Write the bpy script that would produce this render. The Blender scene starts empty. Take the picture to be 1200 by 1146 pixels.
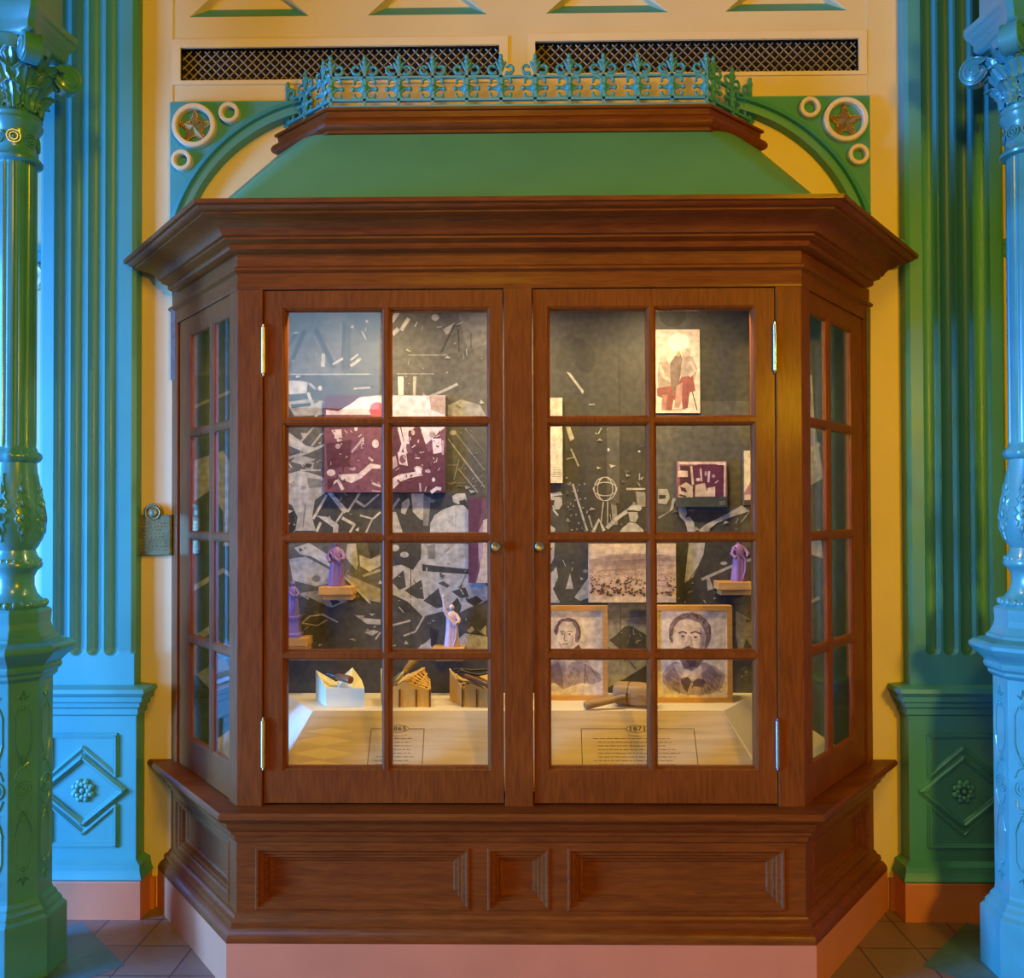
import bpy, bmesh, math, random
from mathutils import Vector, Matrix
random.seed(7)
S = bpy.context.scene
COL = S.collection
PI = math.pi

# ------------------------------------------------------------------ camera
CAM = Vector((0.0131, -3.28, 1.512)); YAW, PIT, ROL, SHY, FPX = 0.012763, 0.013024, -0.002984, 13.92, 1000.0
_f = Vector((-math.sin(YAW)*math.cos(PIT), math.cos(YAW)*math.cos(PIT), math.sin(PIT)))
_r0 = Vector((math.cos(YAW), math.sin(YAW), 0)); _u0 = _r0.cross(_f)
_r = math.cos(ROL)*_r0 + math.sin(ROL)*_u0
_u = -math.sin(ROL)*_r0 + math.cos(ROL)*_u0
def ray(px, py):
    return _f + _r*((px-600)/FPX) - _u*((py-573-SHY)/FPX)
def at(px, py, Y):
    "survey point: photo pixel -> point on the upright plane at depth Y"
    d = ray(px, py); p = CAM + d*((Y-CAM.y)/d.y); return Vector((p.x, Y, p.z))
def atz(px, py, Z=0.0):
    d = ray(px, py); p = CAM + d*((Z-CAM.z)/d.z); return Vector((p.x, p.y, Z))
cd = bpy.data.cameras.new('camera'); cam = bpy.data.objects.new('camera', cd); COL.objects.link(cam)
cam.matrix_world = Matrix(((_r.x, _u.x, -_f.x, CAM.x), (_r.y, _u.y, -_f.y, CAM.y), (_r.z, _u.z, -_f.z, CAM.z), (0, 0, 0, 1)))
cd.sensor_width = 36.0; cd.sensor_fit = 'HORIZONTAL'; cd.lens = FPX/1200*36; cd.shift_y = SHY/1200; cd.clip_start = 0.02
S.camera = cam

# ------------------------------------------------------------------ materials
def nodes(name):
    m = bpy.data.materials.new(name); m.use_nodes = True
    return m, m.node_tree.nodes, m.node_tree.links, m.node_tree.nodes['Principled BSDF']
def paint(name, c, rough=.45, metal=0.0, var=.08, scale=6.0, bump=0.0, bscale=60.0, coat=0.0, spec=.5):
    m, N, L, b = nodes(name)
    tc = N.new('ShaderNodeTexCoord'); no = N.new('ShaderNodeTexNoise'); no.inputs['Scale'].default_value = scale
    no.inputs['Detail'].default_value = 5
    L.new(tc.outputs['Object'], no.inputs['Vector'])
    r = N.new('ShaderNodeMapRange'); r.inputs['To Min'].default_value = 1-var; r.inputs['To Max'].default_value = 1+var
    r.inputs['From Min'].default_value = .3; r.inputs['From Max'].default_value = .7
    L.new(no.outputs['Fac'], r.inputs['Value'])
    v = N.new('ShaderNodeVectorMath'); v.operation = 'SCALE'; v.inputs[0].default_value = c[:3]
    L.new(r.outputs['Result'], v.inputs['Scale']); L.new(v.outputs['Vector'], b.inputs['Base Color'])
    b.inputs['Roughness'].default_value = rough; b.inputs['Metallic'].default_value = metal
    b.inputs['Coat Weight'].default_value = coat; b.inputs['Coat Roughness'].default_value = .12
    b.inputs['Specular IOR Level'].default_value = spec
    if bump:
        n2 = N.new('ShaderNodeTexNoise'); n2.inputs['Scale'].default_value = bscale
        L.new(tc.outputs['Object'], n2.inputs['Vector'])
        bp = N.new('ShaderNodeBump'); bp.inputs['Strength'].default_value = bump; bp.inputs['Distance'].default_value = .004
        L.new(n2.outputs['Fac'], bp.inputs['Height']); L.new(bp.outputs['Normal'], b.inputs['Normal'])
    return m
def wood(name, c0, c1, axis='Z', rough=.42, coat=.04, scale=9.0, stretch=.11):
    m, N, L, b = nodes(name)
    tc = N.new('ShaderNodeTexCoord'); mp = N.new('ShaderNodeMapping')
    s = {'X': (stretch, 1, 1), 'Y': (1, stretch, 1), 'Z': (1, 1, stretch)}[axis]
    mp.inputs['Scale'].default_value = s
    L.new(tc.outputs['Object'], mp.inputs['Vector'])
    n1 = N.new('ShaderNodeTexNoise'); n1.inputs['Scale'].default_value = scale*11; n1.inputs['Detail'].default_value = 8; n1.inputs['Distortion'].default_value = .6
    L.new(mp.outputs['Vector'], n1.inputs['Vector'])
    n2 = N.new('ShaderNodeTexNoise'); n2.inputs['Scale'].default_value = scale*.5; n2.inputs['Detail'].default_value = 3
    L.new(tc.outputs['Object'], n2.inputs['Vector'])
    mx = N.new('ShaderNodeMath'); mx.operation = 'MULTIPLY_ADD'; mx.inputs[1].default_value = .30
    L.new(n2.outputs['Fac'], mx.inputs[0]); 
    h = N.new('ShaderNodeMath'); h.operation = 'MULTIPLY'; h.inputs[1].default_value = .70
    L.new(n1.outputs['Fac'], h.inputs[0]); L.new(h.outputs[0], mx.inputs[2])
    cr = N.new('ShaderNodeValToRGB'); cr.color_ramp.elements[0].position = .33; cr.color_ramp.elements[1].position = .67
    cr.color_ramp.elements[0].color = (*c0, 1); cr.color_ramp.elements[1].color = (*c1, 1)
    L.new(mx.outputs[0], cr.inputs['Fac']); L.new(cr.outputs['Color'], b.inputs['Base Color'])
    b.inputs['Roughness'].default_value = rough; b.inputs['Coat Weight'].default_value = coat; b.inputs['Coat Roughness'].default_value = .16
    b.inputs['Specular IOR Level'].default_value = .16
    bp = N.new('ShaderNodeBump'); bp.inputs['Strength'].default_value = .12; bp.inputs['Distance'].default_value = .002
    L.new(n1.outputs['Fac'], bp.inputs['Height']); L.new(bp.outputs['Normal'], b.inputs['Normal'])
    return m
def glass_mat():
    m = bpy.data.materials.new('window_glass'); m.use_nodes = True
    N, L = m.node_tree.nodes, m.node_tree.links; N.clear()
    o = N.new('ShaderNodeOutputMaterial'); t = N.new('ShaderNodeBsdfTransparent'); g = N.new('ShaderNodeBsdfGlossy')
    t.inputs['Color'].default_value = (.985, .99, .985, 1); g.inputs['Roughness'].default_value = .02
    ge = N.new('ShaderNodeNewGeometry'); dt = N.new('ShaderNodeVectorMath'); dt.operation = 'DOT_PRODUCT'
    L.new(ge.outputs['Incoming'], dt.inputs[0]); L.new(ge.outputs['Normal'], dt.inputs[1])
    def mth(op, a, b=None):
        q = N.new('ShaderNodeMath'); q.operation = op
        for i, w in enumerate((a, b)):
            if w is None: continue
            if isinstance(w, (int, float)): q.inputs[i].default_value = w
            else: L.new(w, q.inputs[i])
        return q.outputs[0]
    # Schlick reflectance of a pane face, the same from either side
    cs = mth('ABSOLUTE', dt.outputs['Value']); f5 = mth('POWER', mth('SUBTRACT', 1.0, cs), 5.0); fac = mth('ADD', mth('MULTIPLY', f5, .96), .042)
    mx = N.new('ShaderNodeMixShader')
    L.new(fac, mx.inputs['Fac']); L.new(t.outputs[0], mx.inputs[1]); L.new(g.outputs[0], mx.inputs[2])
    L.new(mx.outputs[0], o.inputs['Surface'])
    return m
def tile_floor():
    m, N, L, b = nodes('floor_tiles')
    tc = N.new('ShaderNodeTexCoord'); mp = N.new('ShaderNodeMapping'); mp.inputs['Location'].default_value = (1.545/.193*1.0, .6, 0)
    br = N.new('ShaderNodeTexBrick'); br.offset = 0; br.squash = 1
    _p, _q = atz(140.7, 1065.7), atz(130, 1077); mp.inputs['Location'].default_value = (-_p.x, -_q.y, 0); mp.inputs['Scale'].default_value = (1, 1, 1)
    br.inputs['Scale'].default_value = 1.0; br.inputs['Brick Width'].default_value = .193; br.inputs['Row Height'].default_value = .193
    br.inputs['Mortar Size'].default_value = .0035; br.inputs['Mortar Smooth'].default_value = .3
    br.inputs['Color1'].default_value = (.30, .185, .125, 1); br.inputs['Color2'].default_value = (.23, .145, .10, 1); br.inputs['Mortar'].default_value = (.09, .06, .05, 1)
    L.new(tc.outputs['Object'], mp.inputs['Vector']); L.new(mp.outputs['Vector'], br.inputs['Vector'])
    no = N.new('ShaderNodeTexNoise'); no.inputs['Scale'].default_value = 40; L.new(tc.outputs['Object'], no.inputs['Vector'])
    mx = N.new('ShaderNodeMix'); mx.data_type = 'RGBA'; mx.blend_type = 'MULTIPLY'; mx.inputs['Factor'].default_value = .35
    L.new(br.outputs['Color'], mx.inputs['A']); L.new(no.outputs['Color'], mx.inputs['B'])
    L.new(mx.outputs['Result'], b.inputs['Base Color']); b.inputs['Roughness'].default_value = .38
    bp = N.new('ShaderNodeBump'); bp.inputs['Strength'].default_value = .4; bp.inputs['Distance'].default_value = .002; bp.invert = True
    L.new(br.outputs['Fac'], bp.inputs['Height']); L.new(bp.outputs['Normal'], b.inputs['Normal'])
    return m

TEAL = (.060, .300, .270)
M = {
 'cream': paint('cream_wall_paint', (.74, .58, .27), .55, var=.05, scale=3, bump=.08, bscale=120),
 'cream_trim': paint('cream_trim_paint', (.80, .64, .34), .45, var=.04),
 'teal': paint('teal_gloss_paint', TEAL, .44, var=.06, scale=4, coat=.06),
 'teal_col': paint('teal_enamel_on_iron', (.055, .280, .265), .28, var=.10, scale=9, coat=.45, bump=.05, bscale=80),
 'roof': paint('mint_roof_paint', (.105, .35, .15), .5, var=.06, scale=5, bump=.15, bscale=220),
 'terra': paint('terracotta_plinth_paint', (.56, .19, .075), .5, var=.07, scale=5, bump=.05),
 'wood_v': wood('mahogany_upright_grain', (.125, .0285, .0032), (.215, .054, .0052), 'Z'),
 'wood_h': wood('mahogany_level_grain', (.115, .026, .003), (.205, .051, .005), 'X'),
 'oak': wood('honey_oak', (.50, .26, .07), (.66, .37, .12), 'X', .45, .1),
 'pine': wood('yellow_pine', (.60, .36, .08), (.74, .48, .13), 'Z', .5, .05),
 'maple': wood('pale_maple_board', (.40, .29, .14), (.54, .41, .22), 'X', .38, .25, 5, .05),  # darkened so the slope's weaker lamplight sits in the colour
 'beech': wood('worn_beech', (.26, .15, .05), (.42, .26, .10), 'X', .5, .1),
 'darkwood': wood('dark_tool_wood', (.10, .04, .015), (.22, .10, .035), 'X', .45, .2),
 'steel': paint('dull_steel', (.35, .35, .37), .35, .9, var=.15, scale=20),
 'iron': paint('dark_iron', (.05, .045, .04), .45, .7, var=.2, scale=20),
 'brass': paint('polished_brass', (.80, .56, .20), .42, .9, var=.08, scale=20),
 'bronze': paint('aged_bronze', (.30, .25, .10), .38, .8, var=.2, scale=25, bump=.1),
 'gold': paint('antique_gold_leaf', (.62, .40, .13), .3, .85, var=.15, scale=40, bump=.15, bscale=200),
 'chrome': paint('bright_nickel', (.75, .75, .75), .18, 1.0, var=.03),
 'mesh': paint('grille_wire', (.45, .36, .22), .4, .4, var=.1),
 'dark': paint('dark_duct', (.018, .010, .006), .8, var=.2),
 'plaster': paint('white_plaster', (.78, .70, .40), .6, var=.04),
 'liner': paint('pale_deck_liner', (.72, .63, .46), .6, var=.05),  # lightened so the lamp beams on the ledge sit in the colour
 'ink': paint('dark_brown_ink', (.07, .045, .025), .7, var=.05),
 'lozenge': paint('pale_lozenge', (.56, .42, .19), .5, var=.05),
 'glass': glass_mat(), 'floor': tile_floor(),
 'slate': paint('slate_teal_tile', (.06, .155, .155), .42, var=.12, scale=25),
 'resin_p': paint('lilac_resin', (.27, .14, .31), .5, var=.1, scale=40),
 'resin_w': paint('pale_pink_resin', (.66, .46, .44), .5, var=.1, scale=40),
 'resin_v': paint('violet_resin', (.21, .15, .42), .45, var=.12, scale=40),
 'grey_frieze': paint('umber_soffit', (.05, .03, .015), .7),
}
_tones = {}
def tone(c):
    if not isinstance(c, tuple): c = (c, c*.96, c*.84)
    k = tuple(round(x, 3) for x in c)
    if k not in _tones: _tones[k] = paint('print_ink_%02d' % len(_tones), k, .55, var=.30, scale=45)
    return _tones[k]

# ------------------------------------------------------------------ mesh builder
class MB:
    def __init__(s): s.v = []; s.f = []; s.m = []
    def add(s, vs, fs, mi=0, X=None):
        o = len(s.v)
        s.v += [tuple(X @ Vector(v)) if X is not None else tuple(v) for v in vs]
        s.f += [tuple(i+o for i in f) for f in fs]; s.m += [mi]*len(fs)
    def box(s, a, b, mi=0, X=None):
        x0, y0, z0 = a; x1, y1, z1 = b
        s.add([(x0,y0,z0),(x1,y0,z0),(x1,y1,z0),(x0,y1,z0),(x0,y0,z1),(x1,y0,z1),(x1,y1,z1),(x0,y1,z1)],
              [(0,3,2,1),(4,5,6,7),(0,1,5,4),(1,2,6,5),(2,3,7,6),(3,0,4,7)], mi, X)
    def prism(s, poly, vec, mi=0, X=None):
        n = len(poly); v = Vector(vec)
        vs = [Vector(p) for p in poly]; vs += [p+v for p in vs]
        s.add(vs, [tuple(range(n))[::-1], tuple(range(n, 2*n))] + [(i, (i+1) % n, n+(i+1) % n, n+i) for i in range(n)], mi, X)
    def poly(s, pts, mi=0, X=None): s.add(pts, [tuple(range(len(pts)))], mi, X)
    def grid(s, rows, mi=0, closed=False, X=None, caps=False):
        n = len(rows[0]); vs = [p for r in rows for p in r]; fs = []
        for i in range(len(rows)-1):
            for j in range(n if closed else n-1):
                k = (j+1) % n; fs.append((i*n+j, i*n+k, (i+1)*n+k, (i+1)*n+j))
        if caps: fs += [tuple(range(n))[::-1], tuple(range((len(rows)-1)*n, len(rows)*n))]
        s.add(vs, fs, mi, X)
    def lathe(s, prof, c=(0,0,0), n=32, a0=0.0, mi=0, rad=None, X=None, caps=True):
        rows = []
        for r, z in prof:
            row = []
            for j in range(n):
                a = a0+2*PI*j/n; q = r*(rad(a, z) if rad else 1)
                row.append((c[0]+q*math.cos(a), c[1]+q*math.sin(a), c[2]+z))
            rows.append(row)
        s.grid(rows, mi, True, X, caps)
    def tube(s, pts, r, n=8, mi=0, X=None, flat=None):
        pts = [Vector(p) for p in pts]; rows = []
        up = Vector((0, 0, 1)); prev = None
        for i, p in enumerate(pts):
            t = (pts[min(i+1, len(pts)-1)]-pts[max(i-1, 0)]).normalized()
            if prev is None:
                a = t.cross(up); a = t.cross(Vector((1, 0, 0))) if a.length < 1e-4 else a
            else: a = prev - t*prev.dot(t)
            a.normalize(); prev = a; b = t.cross(a)
            q = r[i] if isinstance(r, (list, tuple)) else r
            rows.append([tuple(p + a*(q*math.cos(2*PI*j/n)) + b*(q*math.sin(2*PI*j/n))) for j in range(n)])
        s.grid(rows, mi, True, X, True)
    def sphere(s, c, r, n=12, mi=0, sc=(1,1,1), X=None):
        prof = [(r*math.sin(PI*i/n) if 0 < i < n else r*.02, -r*math.cos(PI*i/n)) for i in range(n+1)]
        rows = [[(c[0]+q*sc[0]*math.cos(2*PI*j/(2*n)), c[1]+q*sc[1]*math.sin(2*PI*j/(2*n)), c[2]+z*sc[2]) for j in range(2*n)] for q, z in prof]
        s.grid(rows, mi, True, X, True)
    def torus(s, c, R, r, n=40, k=8, axis='Y', mi=0):
        rows = []
        for i in range(n+1):
            a = 2*PI*i/n; row = []
            for j in range(k):
                b = 2*PI*j/k; q = R+r*math.cos(b); h = r*math.sin(b)
                if axis == 'Y': row.append((c[0]+q*math.cos(a), c[1]+h, c[2]+q*math.sin(a)))
                else: row.append((c[0]+q*math.cos(a), c[1]+q*math.sin(a), c[2]+h))
            rows.append(row)
        s.grid(rows, mi, True)
    def build(s, name, mats, parent=None, smooth=0, bevel=0):
        me = bpy.data.meshes.new(name); off = Vector((0, 0, 0)); q = parent
        while q is not None: off += q.location; q = q.parent
        me.from_pydata([tuple(Vector(v)-off) for v in s.v], [], s.f)
        mats = mats if isinstance(mats, list) else [mats]
        for m in mats: me.materials.append(m)
        me.polygons.foreach_set('material_index', s.m)
        bm = bmesh.new(); bm.from_mesh(me); bmesh.ops.recalc_face_normals(bm, faces=bm.faces); bm.to_mesh(me); bm.free()
        o = bpy.data.objects.new(name, me); COL.objects.link(o)
        if parent is not None: o.parent = parent
        if smooth:
            me.shade_smooth(); me.set_sharp_from_angle(angle=math.radians(smooth))
        if bevel:
            md = o.modifiers.new('edge', 'BEVEL'); md.width = bevel; md.segments = 2; md.limit_method = 'ANGLE'; md.angle_limit = math.radians(40)
        return o
def tag(o, label, cat, group=None):
    o['label'] = label; o['category'] = cat
    if group: o['group'] = group
    return o
def thing(name, label, cat, loc=(0,0,0), group=None):
    o = bpy.data.objects.new(name, None); COL.objects.link(o); o.location = loc; o.empty_display_size = .1
    return tag(o, label, cat, group)
def struct(o): o['kind'] = 'structure'; return o

def off_path(path, p, ends='wall'):
    """plan line set off outward by p, mitred at the corners, the two ends running back to the wall line y=0"""
    n = len(path); P = [Vector((a[0], a[1], 0)) for a in path]; out = []
    segs = []
    for i in range(n-1):
        d = (P[i+1]-P[i]).normalized(); nn = Vector((d.y, -d.x, 0)); segs.append((P[i]+nn*p, d))
    def hit(a, da, b, db):
        den = da.x*db.y-da.y*db.x; t = ((b.x-a.x)*db.y-(b.y-a.y)*db.x)/den; return a+da*t
    y_end = path[0][1]
    o, d = segs[0]; out.append(o+d*((y_end-o.y)/d.y))
    for i in range(len(segs)-1): out.append(hit(*segs[i], *segs[i+1]))
    o, d = segs[-1]; out.append(o+d*((path[-1][1]-o.y)/d.y))
    return out
def sweep(mb, path, prof, mi=0, caps=True):
    rows = []
    for p, z in prof: rows.append([(q.x, q.y, z) for q in off_path(path, p)])
    mb.grid(rows, mi)
    if caps:
        mb.poly([r[0] for r in rows], mi); mb.poly([r[-1] for r in rows], mi)
def plate(mb, u0, u1, v0, v1, holes, X, thick=.04, prof=None, open_=True, mi=0, back=True):
    """flat board in (u, depth, v): holes given as glass-line rects, each with its own front set-back per side"""
    us = sorted({u0, u1, *[h[0] for h in holes], *[h[1] for h in holes]})
    vs = sorted({v0, v1, *[h[2] for h in holes], *[h[3] for h in holes]})
    def inside(u, v): return any(h[0] < u < h[1] and h[2] < v < h[3] for h in holes)
    for yy in ([0, thick] if back else [0]):
        for i in range(len(us)-1):
            for j in range(len(vs)-1):
                if not inside((us[i]+us[i+1])/2, (vs[j]+vs[j+1])/2):
                    mb.poly([(us[i],yy,vs[j]),(us[i+1],yy,vs[j]),(us[i+1],yy,vs[j+1]),(us[i],yy,vs[j+1])], mi, X)
    for a, b in (((u0,v0),(u1,v0)),((u1,v0),(u1,v1)),((u1,v1),(u0,v1)),((u0,v1),(u0,v0))):
        mb.poly([(a[0],0,a[1]),(b[0],0,b[1]),(b[0],thick,b[1]),(a[0],thick,a[1])], mi, X)
    prof = prof or [(0, 0), (.003, .004), (.009, .012), (.011, .018)]
    for h in holes:
        prev = None
        for ins, dep in prof + ([(prof[-1][0], thick), (0, thick)] if open_ else []):
            if open_ and ins == 0 and dep == thick: ring = [(h[0],dep,h[2]),(h[1],dep,h[2]),(h[1],dep,h[3]),(h[0],dep,h[3])]
            else: ring = [(h[0]+ins,dep,h[2]+ins),(h[1]-ins,dep,h[2]+ins),(h[1]-ins,dep,h[3]-ins),(h[0]+ins,dep,h[3]-ins)]
            if prev:
                for k in range(4): mb.poly([prev[k], prev[(k+1) % 4], ring[(k+1) % 4], ring[k]], mi, X)
            prev = ring
        if not open_: mb.poly(prev, mi, X)
def face_x(a, b):
    """frame of an upright face running from plan point a to b: u along it, depth inward, v up"""
    A = Vector((a[0], a[1], 0)); B = Vector((b[0], b[1], 0)); d = (B-A).normalized(); inw = Vector((-d.y, d.x, 0))
    return Matrix(((d.x, inw.x, 0, A.x), (d.y, inw.y, 0, A.y), (0, 0, 1, 0), (0, 0, 0, 1))), (B-A).length
def stroke(pts, w):
    """2-D thick line as a polygon"""
    P = [Vector((p[0], p[1])) for p in pts]; l = []; r = []
    for i in range(len(P)):
        t = (P[min(i+1, len(P)-1)]-P[max(i-1, 0)]).normalized(); n = Vector((-t.y, t.x))*(w/2)
        l.append(tuple(P[i]+n)); r.append(tuple(P[i]-n))
    return l + r[::-1]
def disc(x, y, rx, ry=None, n=14):
    ry = ry or rx; return [(x+rx*math.cos(2*PI*i/n), y+ry*math.sin(2*PI*i/n)) for i in range(n)]
def draw(mb, mats, shapes, Y, step=.00012):
    """printed shapes: (tone, outline) laid as a thin print over a board whose face stands at Y"""
    for k, (c, pts) in enumerate(shapes):
        m = tone(c)
        if m not in mats: mats.append(m)
        y = Y-.0004-step*k
        mb.poly([tuple(at(p[0], p[1], Y)[:1]) + (y,) + tuple(at(p[0], p[1], Y)[2:]) for p in pts], mats.index(m))

# ------------------------------------------------------------------ setting
# back wall with openings for the two vents and a row of splayed triangular niches
VENT = [(-1.312, -.073, 3.190, 3.318), (.066, 1.310, 3.204, 3.330)]
TRI = [(-1.279, -.812), (-.583, -.119), (.109, .580), (.801, 1.269)]
mb = MB(); TZ = 3.441
us = sorted({-3.2, 3.2, -1.340, 1.342, *[v[0] for v in VENT], *[v[1] for v in VENT]})
vs = sorted({0, TZ, *[v[2] for v in VENT], *[v[3] for v in VENT]})
for i in range(len(us)-1):
    for j in range(len(vs)-1):
        um, vm = (us[i]+us[i+1])/2, (vs[j]+vs[j+1])/2
        if not any(v[0] < um < v[1] and v[2] < vm < v[3] for v in VENT):
            mb.poly([(us[i],0,vs[j]),(us[i+1],0,vs[j]),(us[i+1],0,vs[j+1]),(us[i],0,vs[j+1])])
x = -3.2
for a, b in TRI:
    m_, h = (a+b)/2, .21
    mb.poly([(x,0,TZ),(a,0,TZ),(m_,0,TZ+h),(m_,0,TZ+.5),(x,0,TZ+.5)])
    mb.poly([(m_,0,TZ+.5),(m_,0,TZ+h),(b,0,TZ),(b+.05,0,TZ),(b+.05,0,TZ+.5)]); x = b+.05
mb.poly([(x,0,TZ),(3.2,0,TZ),(3.2,0,TZ+.5),(x,0,TZ+.5)])
mb.box((-3.2, .16, 0), (3.2, .2, 4))
struct(mb.build('wall_back', M['cream']))
for k, (a, b) in enumerate(TRI):
    mb = MB(); m_ = (a+b)/2; h = .21; d = .034
    O = [(a,0,TZ),(b,0,TZ),(m_,0,TZ+h)]; I = [(a+.070,d,TZ+.048),(b-.070,d,TZ+.048),(m_,d,TZ+h-.035)]
    mb.poly([O[0],O[1],I[1],I[0]], 1); mb.poly([O[1],O[2],I[2],I[1]]); mb.poly([O[2],O[0],I[0],I[2]]); mb.poly(I)
    struct(mb.build('trim_%d' % (k+1), [M['cream'], M['teal']]))
# raised stiles and picture rail of the wall
mb = MB()
for s in (-1, 1):
    x0, x1 = sorted((s*1.342, s*1.47)); mb.box((x0, -.004, .12), (x1, 0, 3.94))
struct(mb.build('trim_5', M['cream']))
mb = MB()
for s in (-1, 1):
    for x0, x1 in ((1.80, 3.2), (1.36, 1.50)):
        a, b = sorted((s*x0, s*x1)); mb.box((a, -.03, 2.482), (b, 0, 2.54)); mb.box((a, -.042, 2.52), (b, 0, 2.54))
struct(mb.build('trim_6', M['teal']))
mb = MB(); mb.box((-3.2, -.02, 0), (-1.40, 0, .118)); mb.box((1.40, -.02, 0), (3.2, 0, .118))
struct(mb.build('baseboard_back', M['terra']))
# floor with teal inlaid diamonds
mb = MB(); mb.poly([(-7, .2, 0), (7, .2, 0), (7, -9, 0), (-7, -9, 0)])
def inlay(c, r):
    mb.poly([(c[0]-r, c[1], .0006), (c[0], c[1]-r, .0006), (c[0]+r, c[1], .0006), (c[0], c[1]+r, .0006)], 1)
tipL = atz(146, 1131); inlay((tipL.x-.30, tipL.y), .30)
tipR = atz(1078, 1128); inlay((tipR.x+.30, tipR.y-.02), .30)
struct(mb.build('floor', [M['floor'], M['slate']]))

# unseen header and jambs, added to cut far daylight off the upper wall
mb = MB(); mb.box((-5.1, -7, 1.95), (-5.0, 0, 4.6)); mb.box((-5.1, -.9, 0), (-5.0, 0, 1.95)); mb.box((-5.1, -9, 0), (-5.0, -7, 4.6))
struct(mb.build('light_block_left', M['cream']))
# ------------------------------------------------------------------ wall vents
for k, (x0, x1, z0, z1) in enumerate(VENT):
    t = thing('wall_vent', ['long lattice grille in the pale wall above the left half of the cabinet', 'long lattice grille in the yellow wall above the right half of the cabinet'][k], 'vent', ((x0+x1)/2, 0, z0), 'lattice vents above the cabinet')
    mb = MB(); X = Matrix.Identity(4); e = .033 if k == 0 else .030
    plate(mb, x0-e, x1+e, z0-e*.5, z1+e, [(x0, x1, z0, z1)], Matrix.Translation((0, -.007, 0)), .009, [(-.012, 0), (-.010, .003), (-.003, .004), (0, .008)])
    mb.build('frame', M['cream_trim'], t)
    mb = MB(); mb.box((x0-.02, .05, z0-.02), (x1+.02, .06, z1+.02)); mb.build('backing', M['dark'], t)
    mb = MB(); p = .0355; H = z1-z0; n = int((x1-x0+H)/p)+1
    for sgn in (1, -1):
        for i in range(n):
            a = x0-H+i*p if sgn == 1 else x0+i*p
            q0, q1 = (a, z0), (a+sgn*H, z1)
            pts = []
            for tt in [0, 1]: pts.append([q0[0]+(q1[0]-q0[0])*tt, z0+H*tt])
            # clip to the opening
            def clip(P, Q):
                (ax, az), (bx, bz) = P, Q; lo, hi = 0.0, 1.0; dx = bx-ax
                for lim, s_ in ((x0, 1), (x1, -1)):
                    den = dx*s_; num = (lim-ax)*s_
                    if den > 0: lo = max(lo, num/den)
                    elif den < 0: hi = min(hi, num/den)
                return None if hi-lo < .02 else ((ax+dx*lo, az+(bz-az)*lo), (ax+dx*hi, az+(bz-az)*hi))
            c = clip(*pts)
            if c:
                y = .020 if sgn == 1 else .024
                mb.tube([(c[0][0], y, c[0][1]), (c[1][0], y, c[1][1])], .0026, 4)
    mb.build('lattice', M['mesh'], t)

# ------------------------------------------------------------------ arched corner brackets
for s in (-1, 1):
    side = 'left' if s < 0 else 'right'
    xo, zt = s*1.343, 3.099; cx, cz, R = s*.688, 2.438, .675
    t = thing('corner_bracket', 'teal arched bracket with a gilt star, upper %s of the cabinet roof' % side, 'bracket', (s*1.2, 0, 2.7), 'starred corner brackets above the cabinet')
    hx = math.sqrt(R*R-(zt-cz)**2); hz = math.sqrt(R*R-(xo-cx)**2)
    # arc from (outer side, low) to (top, inner)
    ang_low = math.atan2(hz, (xo-cx)*s); ang_top = math.atan2(zt-cz, hx)
    arc = [(cx+s*R*math.cos(ang_low+(ang_top-ang_low)*i/24), cz+R*math.sin(ang_low+(ang_top-ang_low)*i/24)) for i in range(25)]
    mb = MB(); mb.prism([(xo, -.024, zt)] + [(q[0], -.024, q[1]) for q in arc], (0, .024, 0)); mb.build('panel', M['teal'], t)
    ext = [math.radians(17+64*i/40) for i in range(41)]
    mb = MB(); rows = []
    for r_, y in ((R+.006, -.024), (R+.004, -.044), (R-.014, -.050), (R-.018, -.034), (R-.030, -.034), (R-.034, -.050), (R-.052, -.044), (R-.054, 0)):
        rows.append([(cx+s*r_*math.cos(a), y, cz+r_*math.sin(a)) for a in ext])
    mb.grid(rows); mb.build('arch_moulding', M['teal'], t, 30)
    for (rx, rz, ro, tk) in ((1.2445, 2.999, .084, .0095), (1.109, 3.047, .0395, .008), (1.292, 2.865, .0395, .008)):
        mb = MB(); X0 = s*rx; prof = [(ro, -.022), (ro, -.046), (ro-.004, -.050), (ro-2*tk+.004, -.050), (ro-2*tk, -.046), (ro-2*tk, -.022)]
        mb.grid([[(X0+r_*math.cos(2*PI*j/48), y, rz+r_*math.sin(2*PI*j/48)) for j in range(48)] for r_, y in prof], 0, True)
        mb.build('ring', M['cream_trim'], t, 40)
    # faceted star with beaded edges
    mb = MB(); c = (s*1.2445, -.052, 2.995); pts = []
    for i in range(10):
        r_ = .074 if i % 2 == 0 else .029; a = PI/2+i*PI/5; pts.append((c[0]+r_*math.cos(a), -.026, c[2]+r_*math.sin(a)))
    mb.add([c]+pts, [(0, 1+i, 1+(i+1) % 10) for i in range(10)])
    mb.add(pts, [tuple(range(10))])
    st = mb.build('star', M['gold'], t)
    mb = MB()
    for i in range(10):
        a, b = Vector(pts[i]), Vector(pts[(i+1) % 10])
        for q in range(6): mb.sphere(tuple(a+(b-a)*(q+.5)/6+Vector((0, -.003, 0))), .0042, 4)
    mb.build('beading', M['gold'], st, 60)

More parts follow.
